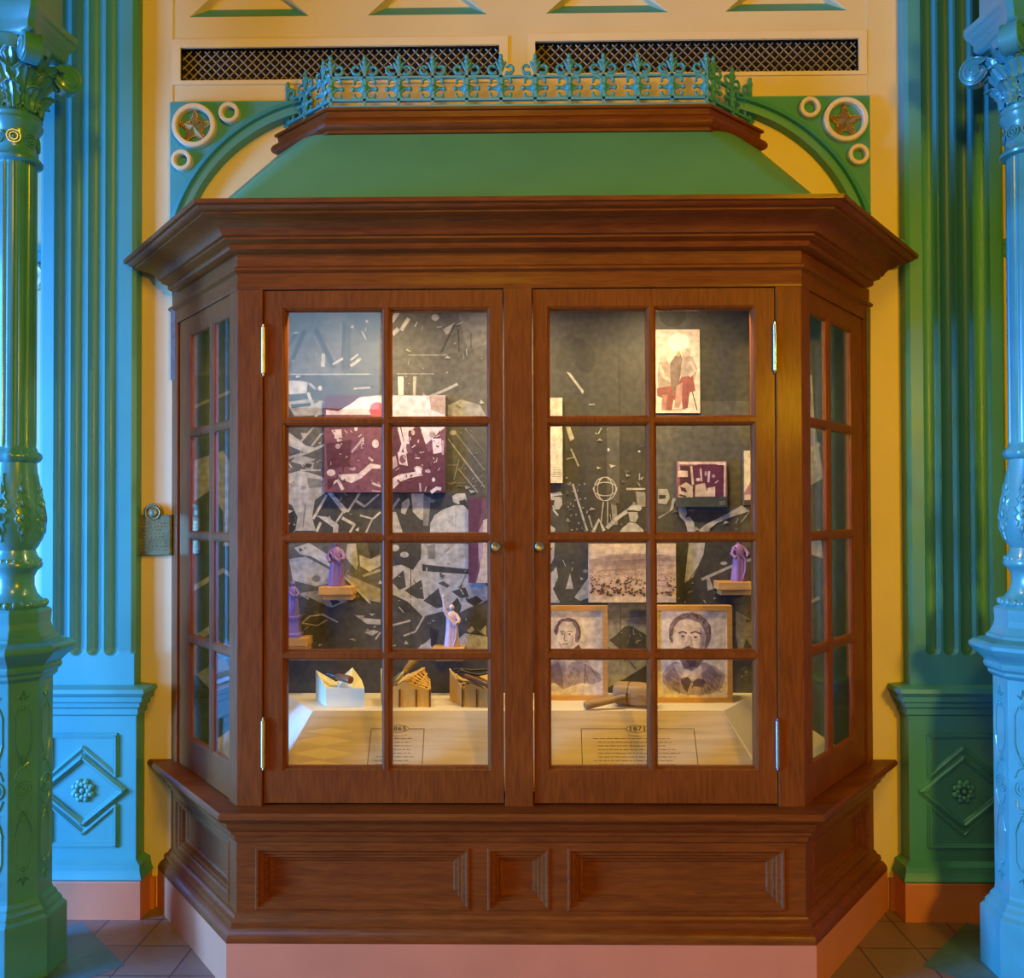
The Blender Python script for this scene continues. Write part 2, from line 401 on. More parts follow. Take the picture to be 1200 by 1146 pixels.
# ------------------------------------------------------------------ fluted pilasters
def pilaster(s):
    cx = s*1.645; side = 'blue-lit' if s < 0 else 'green'
    t = thing('pilaster', 'fluted teal pilaster on a panelled pedestal, %s of the cabinet' % ('standing left' if s < 0 else 'standing right'), 'pilaster', (cx, 0, 0), 'fluted pilasters flanking the cabinet')
    hw = .185; Yf = -.062; z0, zfl, z1 = .85, .972, 4.0; fr = .0285; pitch = .0655
    fc = [(-1.5+i)*pitch for i in range(4)]
    xs = sorted({-hw, hw, -hw+.014, hw-.014, -hw+.006, hw-.006, *[round(c+fr*q/8, 5) for c in fc for q in range(-8, 9)], *[c+pitch/2 for c in fc[:3]]})
    zs = [z0, zfl-.01] + [zfl+fr*(1-math.cos(PI/2*i/6)) for i in range(7)] + [1.3, 2, 2.6, z1]
    def depth(x, z):
        d = 0
        for c in fc:
            q = fr*fr-(x-c)**2
            if z < zfl+fr: q -= (zfl+fr-z)**2
            if q > 0: d = max(d, math.sqrt(q)*.95)
        e = hw-abs(x)
        if e < .02 and z > zfl+.01: d = max(d, (.02-e)*.7 if e < .02 else 0)
        return d
    mb = MB(); mb.grid([[(cx+x, Yf+depth(x, z), z) for x in xs] for z in zs])
    for e in (-1, 1): mb.grid([[(cx+e*hw, Yf+depth(hw, z), z), (cx+e*hw, -.001, z)] for z in zs])
    mb.build('shaft', M['teal'], t, 28)
    path = [(cx-.20, 0), (cx-.20, -.076), (cx+.20, -.076), (cx+.20, 0)]
    def osweep(prof, mat, name):
        mb = MB(); rows = []
        for p, z in prof: rows.append([(cx-.20-p, -.001, z), (cx-.20-p, -.076-p, z), (cx+.20+p, -.076-p, z), (cx+.20+p, -.001, z)])
        mb.grid(rows); mb.poly(rows[0]); mb.poly(rows[-1]); return mb.build(name, mat, t)
    osweep([(-.012, .862), (.045, .856), (.050, .842), (.042, .832), (.036, .826), (.036, .808), (.022, .802), (.022, .786), (.010, .778), (.010, .756), (0, .748)], M['teal'], 'pedestal_cap')
    osweep([(0, .748), (0, .20)], M['teal'], 'pedestal')
    osweep([(0, .212), (.010, .206), (.024, .198), (.026, .178), (.030, .165), (.036, .150), (.030, .142), (0, .142)], M['teal'], 'pedestal_base')
    osweep([(.028, .142), (.030, .136), (.030, 0)], M['terra'], 'plinth')
    # panel border and stretched lozenge in raised moulding
    mb = MB(); y = -.076; zc = .470
    def bead(pts, w=.011, h=.010):
        for (a, b) in zip(pts[:-1], pts[1:]):
            A, B = Vector((a[0], a[1])), Vector((b[0], b[1])); d = (B-A).normalized(); n = Vector((-d.y, d.x))
            rows = []
            for P in (A-d*w*.3, B+d*w*.3):
                rows.append([(cx+P.x+n.x*w*q, y-hh, zc+P.y+n.y*w*q) for q, hh in ((-1, 0), (-.8, h*.5), (-.5, h*.45), (-.2, h), (.2, h), (.5, h*.45), (.8, h*.5), (1, 0))])
            mb.grid(rows)
    pw, ph, lw, lh = .125, .205, .155, .125
    for e in (-1, 1):
        bead([(-pw, e*.055), (-pw, e*ph), (pw, e*ph), (pw, e*.055)])
        bead([(-lw, 0), (0, e*lh), (lw, 0)], .013, .014)
        bead([(-pw, e*.055), (0, e*(lh+.035)), (pw, e*.055)], .009, .008)
    mb.build('lozenge_moulding', M['teal'], t, 25)
    mb = MB(); c = (cx, y-.004, zc)
    mb.sphere(c, .012, 8, sc=(1, .9, 1))
    for ring, n, R, r in ((0, 8, .024, .011), (1, 8, .034, .0125)):
        for i in range(n):
            a = 2*PI*(i+ring*.5)/n
            mb.sphere((c[0]+R*math.cos(a), y-.003-.003*(1-ring), c[2]+R*math.sin(a)), r, 6, sc=(1, .8, 1))
    mb.build('rosette', M['teal'], t, 60)
for s in (-1, 1): pilaster(s)

# ------------------------------------------------------------------ wall plaque and roundel
t = thing('wall_plaque', 'bronze plaque with a rounded top and engraved lines on the wall left of the cabinet', 'plaque', (-1.405, -.012, 1.35))
out = [(-.0715, 0), (.0715, 0), (.0715, .156), (.036, .156)] + [(.036*math.cos(a), .163+.036*math.sin(a)) for a in [PI*i/14 for i in range(15)]] + [(-.036, .156), (-.0715, .156)]
mb = MB(); mb.prism([(-1.405+a, -.026, 1.35+b) for a, b in out], (0, .014, 0)); mb.build('plate', M['bronze'], t, 0, .002)
mb = MB(); mb.torus((-1.405, -.027, 1.513), .027, .0035); mb.sphere((-1.405, -.026, 1.513), .019, 8, sc=(1, .3, 1))
mb.torus((-1.405, -.030, 1.513), .012, .002); mb.build('medallion', M['bronze'], t, 60)
mb = MB(); rr = random.Random(3)
for i, (w, h) in enumerate(((.05, .005), (.085, .007), (.095, .007), (.06, .005), (.08, .006), (.07, .005), (.10, .004), (.10, .004), (.095, .004), (.10, .004))):
    z = 1.35+.133-i*.0128; xx = -w/2
    while xx < w/2:
        q = rr.uniform(.006, .014); mb.box((-1.405+xx, -.0275, z), (-1.405+min(xx+q, w/2), -.0255, z+h)); xx += q+.004
mb.build('raised_lettering', M['gold'], t)
mb = MB()
for a in ((-.066, .004, .066, .007), (-.066, .149, -.04, .152), (.04, .149, .066, .152), (-.066, .004, -.063, .152), (.063, .004, .066, .152), (-.055, .036, .055, .0385)):
    mb.box((-1.405+a[0], -.0285, 1.35+a[1]), (-1.405+a[2], -.0255, 1.35+a[3]))
mb.build('border', M['bronze'], t)
t = thing('wall_roundel', 'small white plaster roundel with a gilt centre, partly hidden behind the left iron column', 'roundel', (-1.885, 0, 2.43))
mb = MB(); mb.lathe([(.055, 0), (.055, .012), (.045, .020), (.038, .012), (.030, .012), (.001, .012)], n=40, X=Matrix.Translation((-1.885, 0, 2.43)) @ Matrix.Rotation(PI/2, 4, 'X'))
mb.build('dish', M['plaster'], t, 30)
mb = MB(); mb.sphere((-1.885, -.014, 2.43), .018, 8, sc=(1, .6, 1)); mb.build('boss', M['gold'], t, 60)

# ------------------------------------------------------------------ cast-iron columns
def column(s):
    cx, cy = s*1.695, -.43
    t = thing('iron_column', 'slender cast iron column with a leafy capital at the %s' % ('left edge, mostly green' if s < 0 else 'right edge, bright blue'), 'column', (cx, cy, 0), 'cast iron columns beside the cabinet')
    C = (cx, cy, 0); m = M['teal_col']; k8 = 1/math.cos(PI/8)
    def oct_(prof, name, sm=0):
        mb = MB(); mb.lathe([(r*k8, z) for r, z in prof], C, 8, PI/8); return mb.build(name, m, t, sm, .002)
    oct_([(.148, 0), (.148, .190), (.140, .198), (.134, .203), (.134, .214), (.126, .222), (.120, .228), (.120, .236), (.108, .250), (.106, .262)], 'base')
    ped = oct_([(.106, .255), (.106, .968)], 'pedestal')
    # cast relief on each pedestal facet
    mb = MB()
    for f in range(8):
        a = 2*PI*f/8; nx, ny = math.cos(a), math.sin(a); tx, ty = -ny, nx
        def P(u, z, h=.1065): return (cx+nx*h+tx*u, cy+ny*h+ty*u, z)
        if ny > .5: continue
        def ringz(z, r, w=.0028): mb.tube([P(r*math.cos(b), z+r*math.sin(b)) for b in [2*PI*i/20 for i in range(21)]], w, 5)
        ringz(.615, .028, .004); ringz(.615, .018); ringz(.615, .008, .004)
        for e in (-1, 1):
            ringz(.615+e*.095, .012); ringz(.615+e*.095, .004, .004)
            mb.tube([P(-.026, .615+e*.150), P(-.018, .615+e*.118), P(0, .615+e*.076), P(.018, .615+e*.118), P(.026, .615+e*.150)], .003, 5)
            mb.tube([P(.026, .615+e*.032), P(.016, .615+e*.060), P(-.016, .615+e*.082)], .003, 5); mb.tube([P(-.026, .615+e*.032), P(-.016, .615+e*.060), P(.016, .615+e*.082)], .003, 5)
            for q in (-1, 1): mb.tube([P(q*.024, .615+e*.150), P(q*.024, .615+e*.235), P(q*.014, .615+e*.262), P(0, .615+e*.275)], .0026, 5)
            ringz(.615+e*.262, .009); mb.sphere(P(0, .615+e*.262), .005, 5)
            mb.tube([P(-.016, .615+e*.300), P(-.006, .615+e*.288), P(0, .615+e*.318), P(.006, .615+e*.288), P(.016, .615+e*.300)], .0028, 5)
    mb.build('cast_relief', m, ped, 60)
    oct_([(.106, .960), (.120, .974), (.120, .984), (.130, .994), (.133, 1.006), (.128, 1.012), (.140, 1.026), (.160, 1.046), (.172, 1.060), (.172, 1.072), (.160, 1.082), (.126, 1.092), (.122, 1.104)], 'pedestal_cap')
    oct_([(.122, 1.098), (.114, 1.110), (.104, 1.130), (.100, 1.150), (.103, 1.186), (.094, 1.196)], 'neck_block')
    # turned part: beaded ring, neck, vase
    mb = MB(); mb.lathe([(.088, 1.190), (.094, 1.196), (.097, 1.208), (.092, 1.218), (.080, 1.226), (.066, 1.244), (.058, 1.270), (.058, 1.300), (.066, 1.318), (.080, 1.330), (.083, 1.340), (.078, 1.352), (.066, 1.372), (.060, 1.392)], C, 40)
    mb.build('turned_neck', m, t, 40)
    mb = MB()
    for i in range(24): mb.sphere((cx+.093*math.cos(2*PI*i/24), cy+.093*math.sin(2*PI*i/24), 1.210), .0085, 5, sc=(1, 1, 1.4))
    for i in range(24): mb.sphere((cx+.074*math.cos(2*PI*i/24), cy+.074*math.sin(2*PI*i/24), 1.352), .006, 5, sc=(1, 1, 1.6))
    mb.build('bead_ring', m, t, 60)
    mb = MB(); mb.lathe([(.058, 1.385), (.070, 1.402), (.083, 1.430), (.091, 1.465), (.091, 1.500), (.084, 1.550), (.074, 1.600), (.066, 1.650), (.063, 1.690)], C, 40)
    vase = mb.build('vase', m, t, 40)
    mb = MB()
    prof = [(1.42, .079), (1.45, .088), (1.49, .0915), (1.53, .087), (1.57, .0795), (1.61, .072), (1.65, .066)]
    def vr(z):
        for (a, ra), (b, rb) in zip(prof[:-1], prof[1:]):
            if a <= z <= b: return ra+(rb-ra)*(z-a)/(b-a)
        return prof[-1][1]
    for f in range(8):
        a = 2*PI*f/8
        for q in (-1, 1):
            pts = []
            for i in range(25):
                z = 1.42+.225*i/24; w = .22*math.sin(PI*min(1, i/22))*(1+.35*math.sin(i*1.9)); pts.append((cx+vr(z)*math.cos(a+q*w), cy+vr(z)*math.sin(a+q*w), z))
            mb.tube(pts, .004, 5)
        for z in (1.455, 1.50, 1.545, 1.59): mb.sphere((cx+vr(z)*math.cos(a), cy+vr(z)*math.sin(a), z), .010, 5, sc=(.8, .8, 1.5))
    mb.build('leaf_relief', m, vase, 60)
    mb = MB(); mb.lathe([(.064, 1.682), (.072, 1.690), (.078, 1.700), (.076, 1.712), (.064, 1.722), (.060, 1.735)], C, 40, rad=lambda a, z: 1+.045*math.cos(10*a)*(1 if z > 1.688 else .3))
    mb.build('petal_collar', m, t, 50)
    for i in range(1):
        mb = MB(); n = 12
        mb.lathe([(.060, 1.728), (.0625, 1.745), (.0625, 2.672), (.060, 2.690)], C, 16*n, rad=lambda a, z: 1-(.085*max(0, math.cos(n*a))**.6 if 1.74 < z < 2.68 else 0))
        mb.build('fluted_shaft', m, t, 35)
    mb = MB(); mb.lathe([(.060, 2.685), (.078, 2.692), (.080, 2.700), (.074, 2.708), (.066, 2.716), (.064, 2.735), (.064, 2.790), (.070, 2.802), (.076, 2.812), (.080, 2.824), (.074, 2.836), (.078, 2.846), (.068, 2.858)], C, 40)
    col = mb.build('necking', m, t, 40)
    mb = MB()
    for f in range(8):
        a = 2*PI*(f+.5)/8; nx, ny = math.cos(a), math.sin(a)
        for r_ in (.021, .012):
            mb.tube([(cx+nx*.066-ny*r_*math.cos(b), cy+ny*.066+nx*r_*math.cos(b), 2.763+r_*math.sin(b)) for b in [2*PI*i/16 for i in range(17)]], .003, 5)
        mb.sphere((cx+nx*.065, cy+ny*.065, 2.763), .006, 5)
    mb.build('ring_relief', m, col, 60)
    # capital: bell, acanthus leaves, corner volutes, abacus
    mb = MB(); mb.lathe([(.062, 2.850), (.064, 2.90), (.070, 2.96), (.085, 3.02), (.105, 3.085)], C, 32); mb.build('bell', m, t, 40)
    def leaf(a, zb, h, w, out):
        rows = []
        for i in range(10):
            v = i/9; z = zb+h*(v if v < .8 else .8+.2*math.sin((v-.8)/.2*PI*.9)*.6); r_ = .064+.010*v+out*max(0, v-.45)**1.6*3.0
            ww = w*(.55+.9*v*(1-v)*2)*(1-.75*max(0, v-.75)/.25)*(1+.16*math.cos(i*2.6)); row = []
            for j in range(9):
                u = (j-4)/4; aa = a+u*ww/.075; ridge = .008*math.cos(u*PI/2)+.004*math.cos(u*PI*4); row.append((cx+(r_+ridge)*math.cos(aa), cy+(r_+ridge)*math.sin(aa), z))
            rows.append(row)
        mb = MB(); mb.grid(rows); o = mb.build('acanthus_leaf', m, t, 50); md = o.modifiers.new('thick', 'SOLIDIFY'); md.thickness = .004
    for i in range(8): leaf(2*PI*(i+.5)/8, 2.855, .085, .034, .034)
    for i in range(8): leaf(2*PI*i/8, 2.880, .125, .036, .042)
    for i in range(8): leaf(2*PI*(i+.5)/8, 2.925, .125, .034, .050)
    for sx in (-1, 1):
        for sy in (-1, 1):
            d = Vector((sx, sy, 0)).normalized(); ax = Vector((-d.y, d.x, 0)); c = Vector((cx, cy, 3.028)) + d*.152
            mb = MB(); R = .047
            def V(a, r_, w): return tuple(c + d*(r_*math.cos(a)) + Vector((0, 0, r_*math.sin(a))) + ax*w)
            rows = []
            for r_, w in ((R*.3, -.034), (R*.8, -.026), (R, -.022), (R, .022), (R*.8, .026), (R*.3, .034)):
                rows.append([V(2*PI*j/32, r_, w) for j in range(32)])
            mb.grid(rows, 0, True, None, True)
            for q in (-1, 1):
                mb.tube([V(PI/2-.36*i, R*(1-.85*i/44), q*(.023+.012*i/44)) for i in range(45)], [.0058*(1-.6*i/44) for i in range(45)], 6)
            # ribbon rising from the bell into the scroll
            rows = []
            for i in range(9):
                v = i/8; p = Vector((cx, cy, 0)) + d*(.075+.075*v) ; z = 2.985+.088*math.sin(v*PI/2)
                rows.append([(p.x+ax.x*w, p.y+ax.y*w, z+dz) for w, dz in ((-.024, 0), (-.012, .004), (.012, .004), (.024, 0), (.02, -.012), (-.02, -.012))])
            mb.grid(rows, 0, True, None, True)
            mb.build('volute', m, t, 45)
    def absq(h, z, n=10):
        pts = []
        for q in range(4):
            a = q*PI/2; ca, sa = math.cos(a), math.sin(a)
            for i in range(n+1):
                u = -1+2*i/n; X_ = h-.013*(1-u*u); Y_ = u*(h-.014); pts.append((cx+X_*ca-Y_*sa, cy+X_*sa+Y_*ca, z))
        return pts
    mb = MB(); mb.grid([absq(h, z) for h, z in ((.100, 3.082), (.112, 3.090), (.118, 3.100), (.118, 3.118), (.124, 3.130), (.136, 3.150), (.140, 3.168), (.140, 3.186), (.120, 3.190))], 0, True, None, True)
    mb.build('abacus', m, t, 35)
    mb = MB(); mb.box((cx-.10, cy-.10, 3.188), (cx+.10, cy+.10, 4.0)); mb.build('impost_block', m, t, 0, .004)
for s in (-1, 1): column(s)

# ------------------------------------------------------------------ the display cabinet
PATH = [(-1.345, 0), (-.912, -.53), (.912, -.53), (1.345, 0)]
case = thing('display_cabinet', 'large mahogany bay display cabinet with glazed doors and a mint roof against the wall', 'cabinet', (0, -.27, 0))
W, WH = M['wood_v'], M['wood_h']
def cpart(name, mb, m, parent=case, smooth=0, bevel=0): return mb.build(name, m, parent, smooth, bevel)
mb = MB(); sweep(mb, PATH, [(.040, 0), (.040, .147), (-.02, .147)]); o = cpart('plinth', mb, M['terra'])
o['label'] = 'terracotta painted plinth'
mb = MB(); sweep(mb, PATH, [(0, .226), (.006, .222), (.008, .214), (.014, .208), (.020, .204), (.022, .192), (.020, .186), (.030, .178), (.036, .168), (.040, .156), (.040, .148), (-.02, .147)])
cpart('base_moulding', mb, WH, smooth=35)
# panelled base: front with three panels, one panel on each splayed side
PP = [(0, 0), (.004, -.004), (.010, -.004), (.016, .004), (.026, .006), (.030, .012), (.036, .012), (.042, .024), (.052, .026), (.056, .030)]
fX, fL = face_x(PATH[1], PATH[2]); lX, lL = face_x(PATH[0], PATH[1]); rX, rL = face_x(PATH[2], PATH[3])
mb = MB(); plate(mb, 0, fL, .20, .50, [(.060, .752, .234, .436), (.807, 1.009, .234, .436), (1.064, 1.761, .234, .436)], fX, .03, PP, False, back=False)
cpart('base_front', mb, WH)
for nm, X, L_ in (('base_side', lX, lL), ('base_side', rX, rL)):
    mb = MB(); plate(mb, 0, L_, .20, .50, [(.060, L_-.060, .234, .436)], X, .03, PP, False, back=False); cpart(nm, mb, WH)
mb = MB(); sweep(mb, PATH, [(0, .452), (.006, .456), (.010, .466), (.010, .476), (.022, .482), (.024, .494), (.034, .502), (.040, .516), (.042, .526), (.056, .532), (.066, .540), (.072, .548), (.072, .558), (.066, .566), (-.10, .568), (-.10, .452)])
cpart('sill', mb, WH, smooth=30)
# interior deck floor under everything
mb = MB(); mb.prism([(-1.29, -.02, .555), (-.88, -.48, .555), (.88, -.48, .555), (1.29, -.02, .555)], (0, 0, .02)); cpart('cabinet_floor', mb, M['darkwood'])
# posts
post_l = [(-.912, -.53), (-.829, -.53), (-.829, -.465), (-.875, -.465), (-.938, -.452), (-.957, -.475)]
for s in (-1, 1):
    pl = [(s*-1*x if s > 0 else x, y, .566) for x, y in post_l]
    mb = MB(); mb.prism(pl, (0, 0, 1.671)); cpart('corner_post', mb, W, bevel=.003)
    X, L_ = (lX, lL) if s < 0 else (rX, rL)
    mb = MB(); u0, u1 = (.0, .066) if s < 0 else (L_-.066, L_)
    mb.box((u0, 0, .566), (u1, .05, 2.237), 0, X); cpart('wall_post', mb, W, bevel=.003)
mb = MB(); mb.box((-.047, -.53, .566), (.044, -.465, 2.237)); cpart('centre_stile', mb, W, bevel=.002)
# entablature
mb = MB(); sweep(mb, PATH, [(-.05, 2.236), (0, 2.236), (.002, 2.246), (0, 2.256), (0, 2.288), (.006, 2.292), (.012, 2.296), (.012, 2.304), (.006, 2.309), (0, 2.312), (0, 2.36), (-.05, 2.36)])
cpart('frieze', mb, WH, smooth=25)
CPATH = [(-1.345+.064*.433/.53, -.064), PATH[1], PATH[2], (1.345-.064*.433/.53, -.064)]
mb = MB(); sweep(mb, CPATH, [(p*1.12, z) for p, z in [(-.02, 2.350), (.016, 2.352), (.026, 2.358), (.030, 2.366), (.028, 2.374), (.040, 2.380), (.046, 2.384), (.046, 2.391), (.054, 2.394), (.058, 2.404), (.070, 2.420), (.092, 2.433), (.112, 2.438), (.116, 2.440), (.116, 2.446), (.126, 2.448), (.132, 2.452), (.136, 2.459), (.145, 2.461), (.147, 2.474), (-.03, 2.478)]])
cpart('cornice', mb, WH, smooth=28)
mb = MB(); mb.prism([(-1.32, -.01, 2.31), (-.89, -.50, 2.31), (.89, -.50, 2.31), (1.32, -.01, 2.31)], (0, 0, .04)); cpart('cabinet_ceiling', mb, M['grey_frieze'])
# mint hipped roof with softly rounded hips
RB = [(-1.43, 0, 2.476), (-.968, -.565, 2.476), (.968, -.565, 2.476), (1.43, 0, 2.476)]
RT = [(-.925, 0, 2.905), (-.752, -.182, 2.905), (.752, -.182, 2.905), (.925, 0, 2.905)]
def rounded(P, r):
    out = [Vector(P[0])]
    for i in (1, 2):
        c, a, b = Vector(P[i]), Vector(P[i-1]), Vector(P[i+1]); p, q = c+(a-c).normalized()*r, c+(b-c).normalized()*r
        for k in range(9):
            t_ = k/8; out.append(p*(1-t_)**2+c*2*t_*(1-t_)+q*t_*t_)
    out.append(Vector(P[3])); return out
mb = MB(); rows = []
for i in range(9):
    v = i/8; rows.append([tuple(a*(1-v)+b*v) for a, b in zip(rounded(RB, .03), rounded(RT, .03+.07))])
mb.grid(rows); cpart('roof', mb, M['roof'], smooth=40)
CP = [(-.925, 0), (-.690, -.205), (.690, -.205), (.925, 0)]
mb = MB(); sweep(mb, CP, [(-.05, 2.886), (.002, 2.888), (.004, 2.898), (.009, 2.900), (.018, 2.906), (.023, 2.915), (.023, 2.926), (.018, 2.936), (.008, 2.941), (.004, 2.946), (.006, 2.966), (.014, 2.968), (.014, 2.978), (-.08, 2.979)])
cpart('roof_crown', mb, WH, smooth=32)

# iron cresting on the roof crown
crest = thing('roof_cresting', 'teal wrought iron scroll cresting along the top of the cabinet roof', 'cresting', (0, -.15, 2.978))
CR = [(-.905, -.0), (-.682, -.200), (.682, -.200), (.905, -.0)]
fac = [face_x(CR[i], CR[i+1]) for i in range(3)]
def xf(X): return lambda u, z, y=0: tuple(X @ Vector((u, y, z)))
def crest_post(Pf, u, left, right, parent_name='crest_upright'):
    mb = MB(); w = .0052
    def bar(u0, u1, z0, z1, d=.006):
        q = [Pf(u0, z0, -d), Pf(u1, z0, -d), Pf(u1, z0, d), Pf(u0, z0, d), Pf(u0, z1, -d), Pf(u1, z1, -d), Pf(u1, z1, d), Pf(u0, z1, d)]
        mb.add(q, [(0,3,2,1),(4,5,6,7),(0,1,5,4),(1,2,6,5),(2,3,7,6),(3,0,4,7)])
    bar(u-w, u+w, 2.984, 3.150)
    # finial
    mb.sphere(Pf(u, 3.150), .0105, 6, sc=(1, 1, 1)); mb.sphere(Pf(u, 3.166), .0075, 6, sc=(1, 1, 1.5)); mb.sphere(Pf(u, 3.136), .008, 6)
    mb.sphere(Pf(u, 3.052), .015, 6)
    for e in ([-1] if left else []) + ([1] if right else []):
        # curled scrolls above and below the bud, and the upper curl beside the finial
        for zc, up in ((3.052, 1), (3.052, -1)):
            pts = []
            for i in range(19):
                a = -PI/2*.9+i/18*PI*1.55; r_ = .0215*(1-.42*i/18)
                pts.append(Pf(u+e*(.024-r_*math.cos(a+PI*.0)*1.0*(1 if True else 0)), zc+up*(.022+r_*math.sin(a))))
            mb.tube(pts, [.0074*(1-.3*i/18) for i in range(19)], 6)
        mb.tube([Pf(u, 3.052), Pf(u+e*.036, 3.052)], [.008, .0055], 6); mb.sphere(Pf(u+e*.042, 3.052), .0085, 6)
        pts = []
        for i in range(19):
            a = -PI*.75+i/18*PI*1.6; r_ = .0185*(1-.45*i/18); pts.append(Pf(u+e*(.030+r_*math.cos(a)), 3.122+r_*math.sin(a)))
        mb.tube(pts, [.0068*(1-.3*i/18) for i in range(19)], 6)
        mb.tube([Pf(u, 3.112), Pf(u+e*.010, 3.135), Pf(u+e*.018, 3.148)], [.0065, .0065, .004], 6)
    return mb.build(parent_name, M['teal'], crest, 45)
mb = MB()
for X, L_ in fac:
    Pf = xf(X)
    for z0, z1, d in ((2.978, 2.988, .012), (3.006, 3.015, .006), (3.089, 3.097, .006)):
        q = [Pf(u, z, y) for z in (z0, z1) for u, y in ((0, -d), (L_, -d), (L_, d), (0, d))]
        mb.add(q, [(0,3,2,1),(4,5,6,7),(0,1,5,4),(1,2,6,5),(2,3,7,6),(3,0,4,7)])
mb.build('crest_rails', M['teal'], crest)
Pf = xf(fac[1][0]); L_ = fac[1][1]
for i in range(12): crest_post(Pf, L_*i/11, i > 0, i < 11)
for k, q in ((0, -1), (2, 1)):
    Pf = xf(fac[k][0]); L_ = fac[k][1]
    for i in range(3):
        u = .020+i*.118; u = u if k == 0 else L_-u
        crest_post(Pf, u, i > 0 if k == 0 else True, True if k == 0 else i > 0)

# ------------------------------------------------------------------ doors and side windows
ROWS = [(1.8243, 2.1668), (1.4459, 1.7915), (1.0657, 1.4126), (.6891, 1.0316)]
BEAD = [(-.010, 0), (-.010, .002), (-.006, .004), (-.002, .010), (0, .018)]
def glazed(u0, u1, v0, v1, cols, X, thick, name, dz=1.0):
    mb = MB(); holes = [(a-.010, b+.010, c-.010, d+.010) for a, b in cols for c, d in ROWS]
    plate(mb, u0, u1, v0, v1, holes, X, thick, [(i_, d_*dz) for i_, d_ in ((0, 0), (.001, .003), (.005, .005), (.008, .011), (.010, .018))], True)
    o = mb.build(name, W, case, 0)
    g = MB()
    for a, b in cols:
        for c, d in ROWS:
            g.box((a-.004, .0185*dz+.0006, c-.004), (b+.004, .0185*dz+.0036, d+.004), 0, X)
    g.build('glass', M['glass'], o)
    return o
for s in (-1, 1):
    cols = [(s*a, s*b) for a, b in ((.1031, .4134), (.4466, .7555))]; cols = [tuple(sorted(c)) for c in cols]
    x0, x1 = (-.826, -.051) if s < 0 else (.048, .826)
    d = glazed(x0, x1, .576, 2.233, cols, Matrix.Translation((0, -.524, 0)), .036, 'door')
    mb = MB(); kx = -.072 if s < 0 else .068; kz = 1.402
    mb.lathe([(.006, 0), (.006, .012), (.0155, .016), (.0165, .022), (.012, .027), (.005, .026), (.001, .025)], n=24, X=Matrix.Translation((kx, -.524, kz)) @ Matrix.Rotation(PI/2, 4, 'X'))
    mb.build('knob', M['bronze'], d, 40)
    for z0 in (.693, 1.965):
        mb = MB(); hx = s*.826
        mb.lathe([(.001, -.012), (.004, -.008), (.0035, -.002), (.0075, 0), (.0075, .148), (.0035, .150), (.004, .156), (.001, .160)], (hx, -.531, z0), 14)
        for q in (.03, .06, .09, .12): mb.lathe([(.0082, 0), (.0082, .002)], (hx, -.531, z0+q), 14)
        h = mb.build('hinge', M['brass'] if s < 0 else M['chrome'], d, 40)
for X, L_, flip in ((lX, lL, False), (rX, rL, True)):
    cols = [(L_-.490, L_-.287), (L_-.240, L_-.078)]
    u0, u1 = L_-.600, L_-.046
    if flip:
        cols = [(L_-b, L_-a) for a, b in cols]; u0, u1 = L_-u1, L_-u0
    XX = X @ Matrix.Translation((0, .006, 0))
    glazed(u0, u1, .570, 2.238, cols, XX, .018, 'side_window', .4)

# ------------------------------------------------------------------ inside: sloped deck
mb = MB()
T = [(-.717, -.33, .826), (.700, -.33, .826), (.90, -.035, .826), (-.90, -.035, .826)]
B = [(-.83, -.478, .60), (.83, -.478, .60), (1.23, -.035, .60), (-1.23, -.035, .60)]
mb.poly(T); mb.poly([B[0], B[1], T[1], T[0]]); mb.poly([B[1], B[2], T[2], T[1]]); mb.poly([B[3], B[0], T[0], T[3]]); mb.poly([B[2], B[3], T[3], T[2]]); mb.poly(B)
deck = cpart('display_deck', mb, M['liner'])
# reading board lying on the front slope
sl = Vector((0, -.478+.33, .60-.826)); sn = Vector((0, sl.z, -sl.y)).normalized()
if sn.y > 0: sn = -sn
def board(u, v, h=0.0):
    "u across, v = share of the way down the slope"
    p = Vector((u, -.33, .826)) + sl*v + sn*(.004+h); return (p.x, p.y, p.z)
wt = lambda v: (.717-.004)+(.83-.717)*v
mb = MB(); mb.prism([(-wt(0), *board(0, 0)[1:]), (wt(0)-.017, *board(0, 0)[1:]), (wt(.97)-.012, *board(0, .97)[1:]), (-wt(.97), *board(0, .97)[1:])], tuple(-sn*.004))
rb = mb.build('reading_board', M['maple'], deck)
def on_board(px, py):
    "where the line of sight through a photo point meets the sloped board (survey)"
    d = ray(px, py); P0 = Vector(board(0, 0)); t_ = (P0-CAM).dot(sn)/d.dot(sn); p = CAM+d*t_
    return p.x, (p-Vector((p.x, -.33, .826))-sn*.004).dot(sl)/sl.dot(sl)
Ls = sl.length
def bar2(mb, u0, v0, u1, v1, w):
    for q in [stroke([(u0, v0*Ls), (u1, v1*Ls)], w)]: mb.poly([board(a, b/Ls, .0006) for a, b in q])
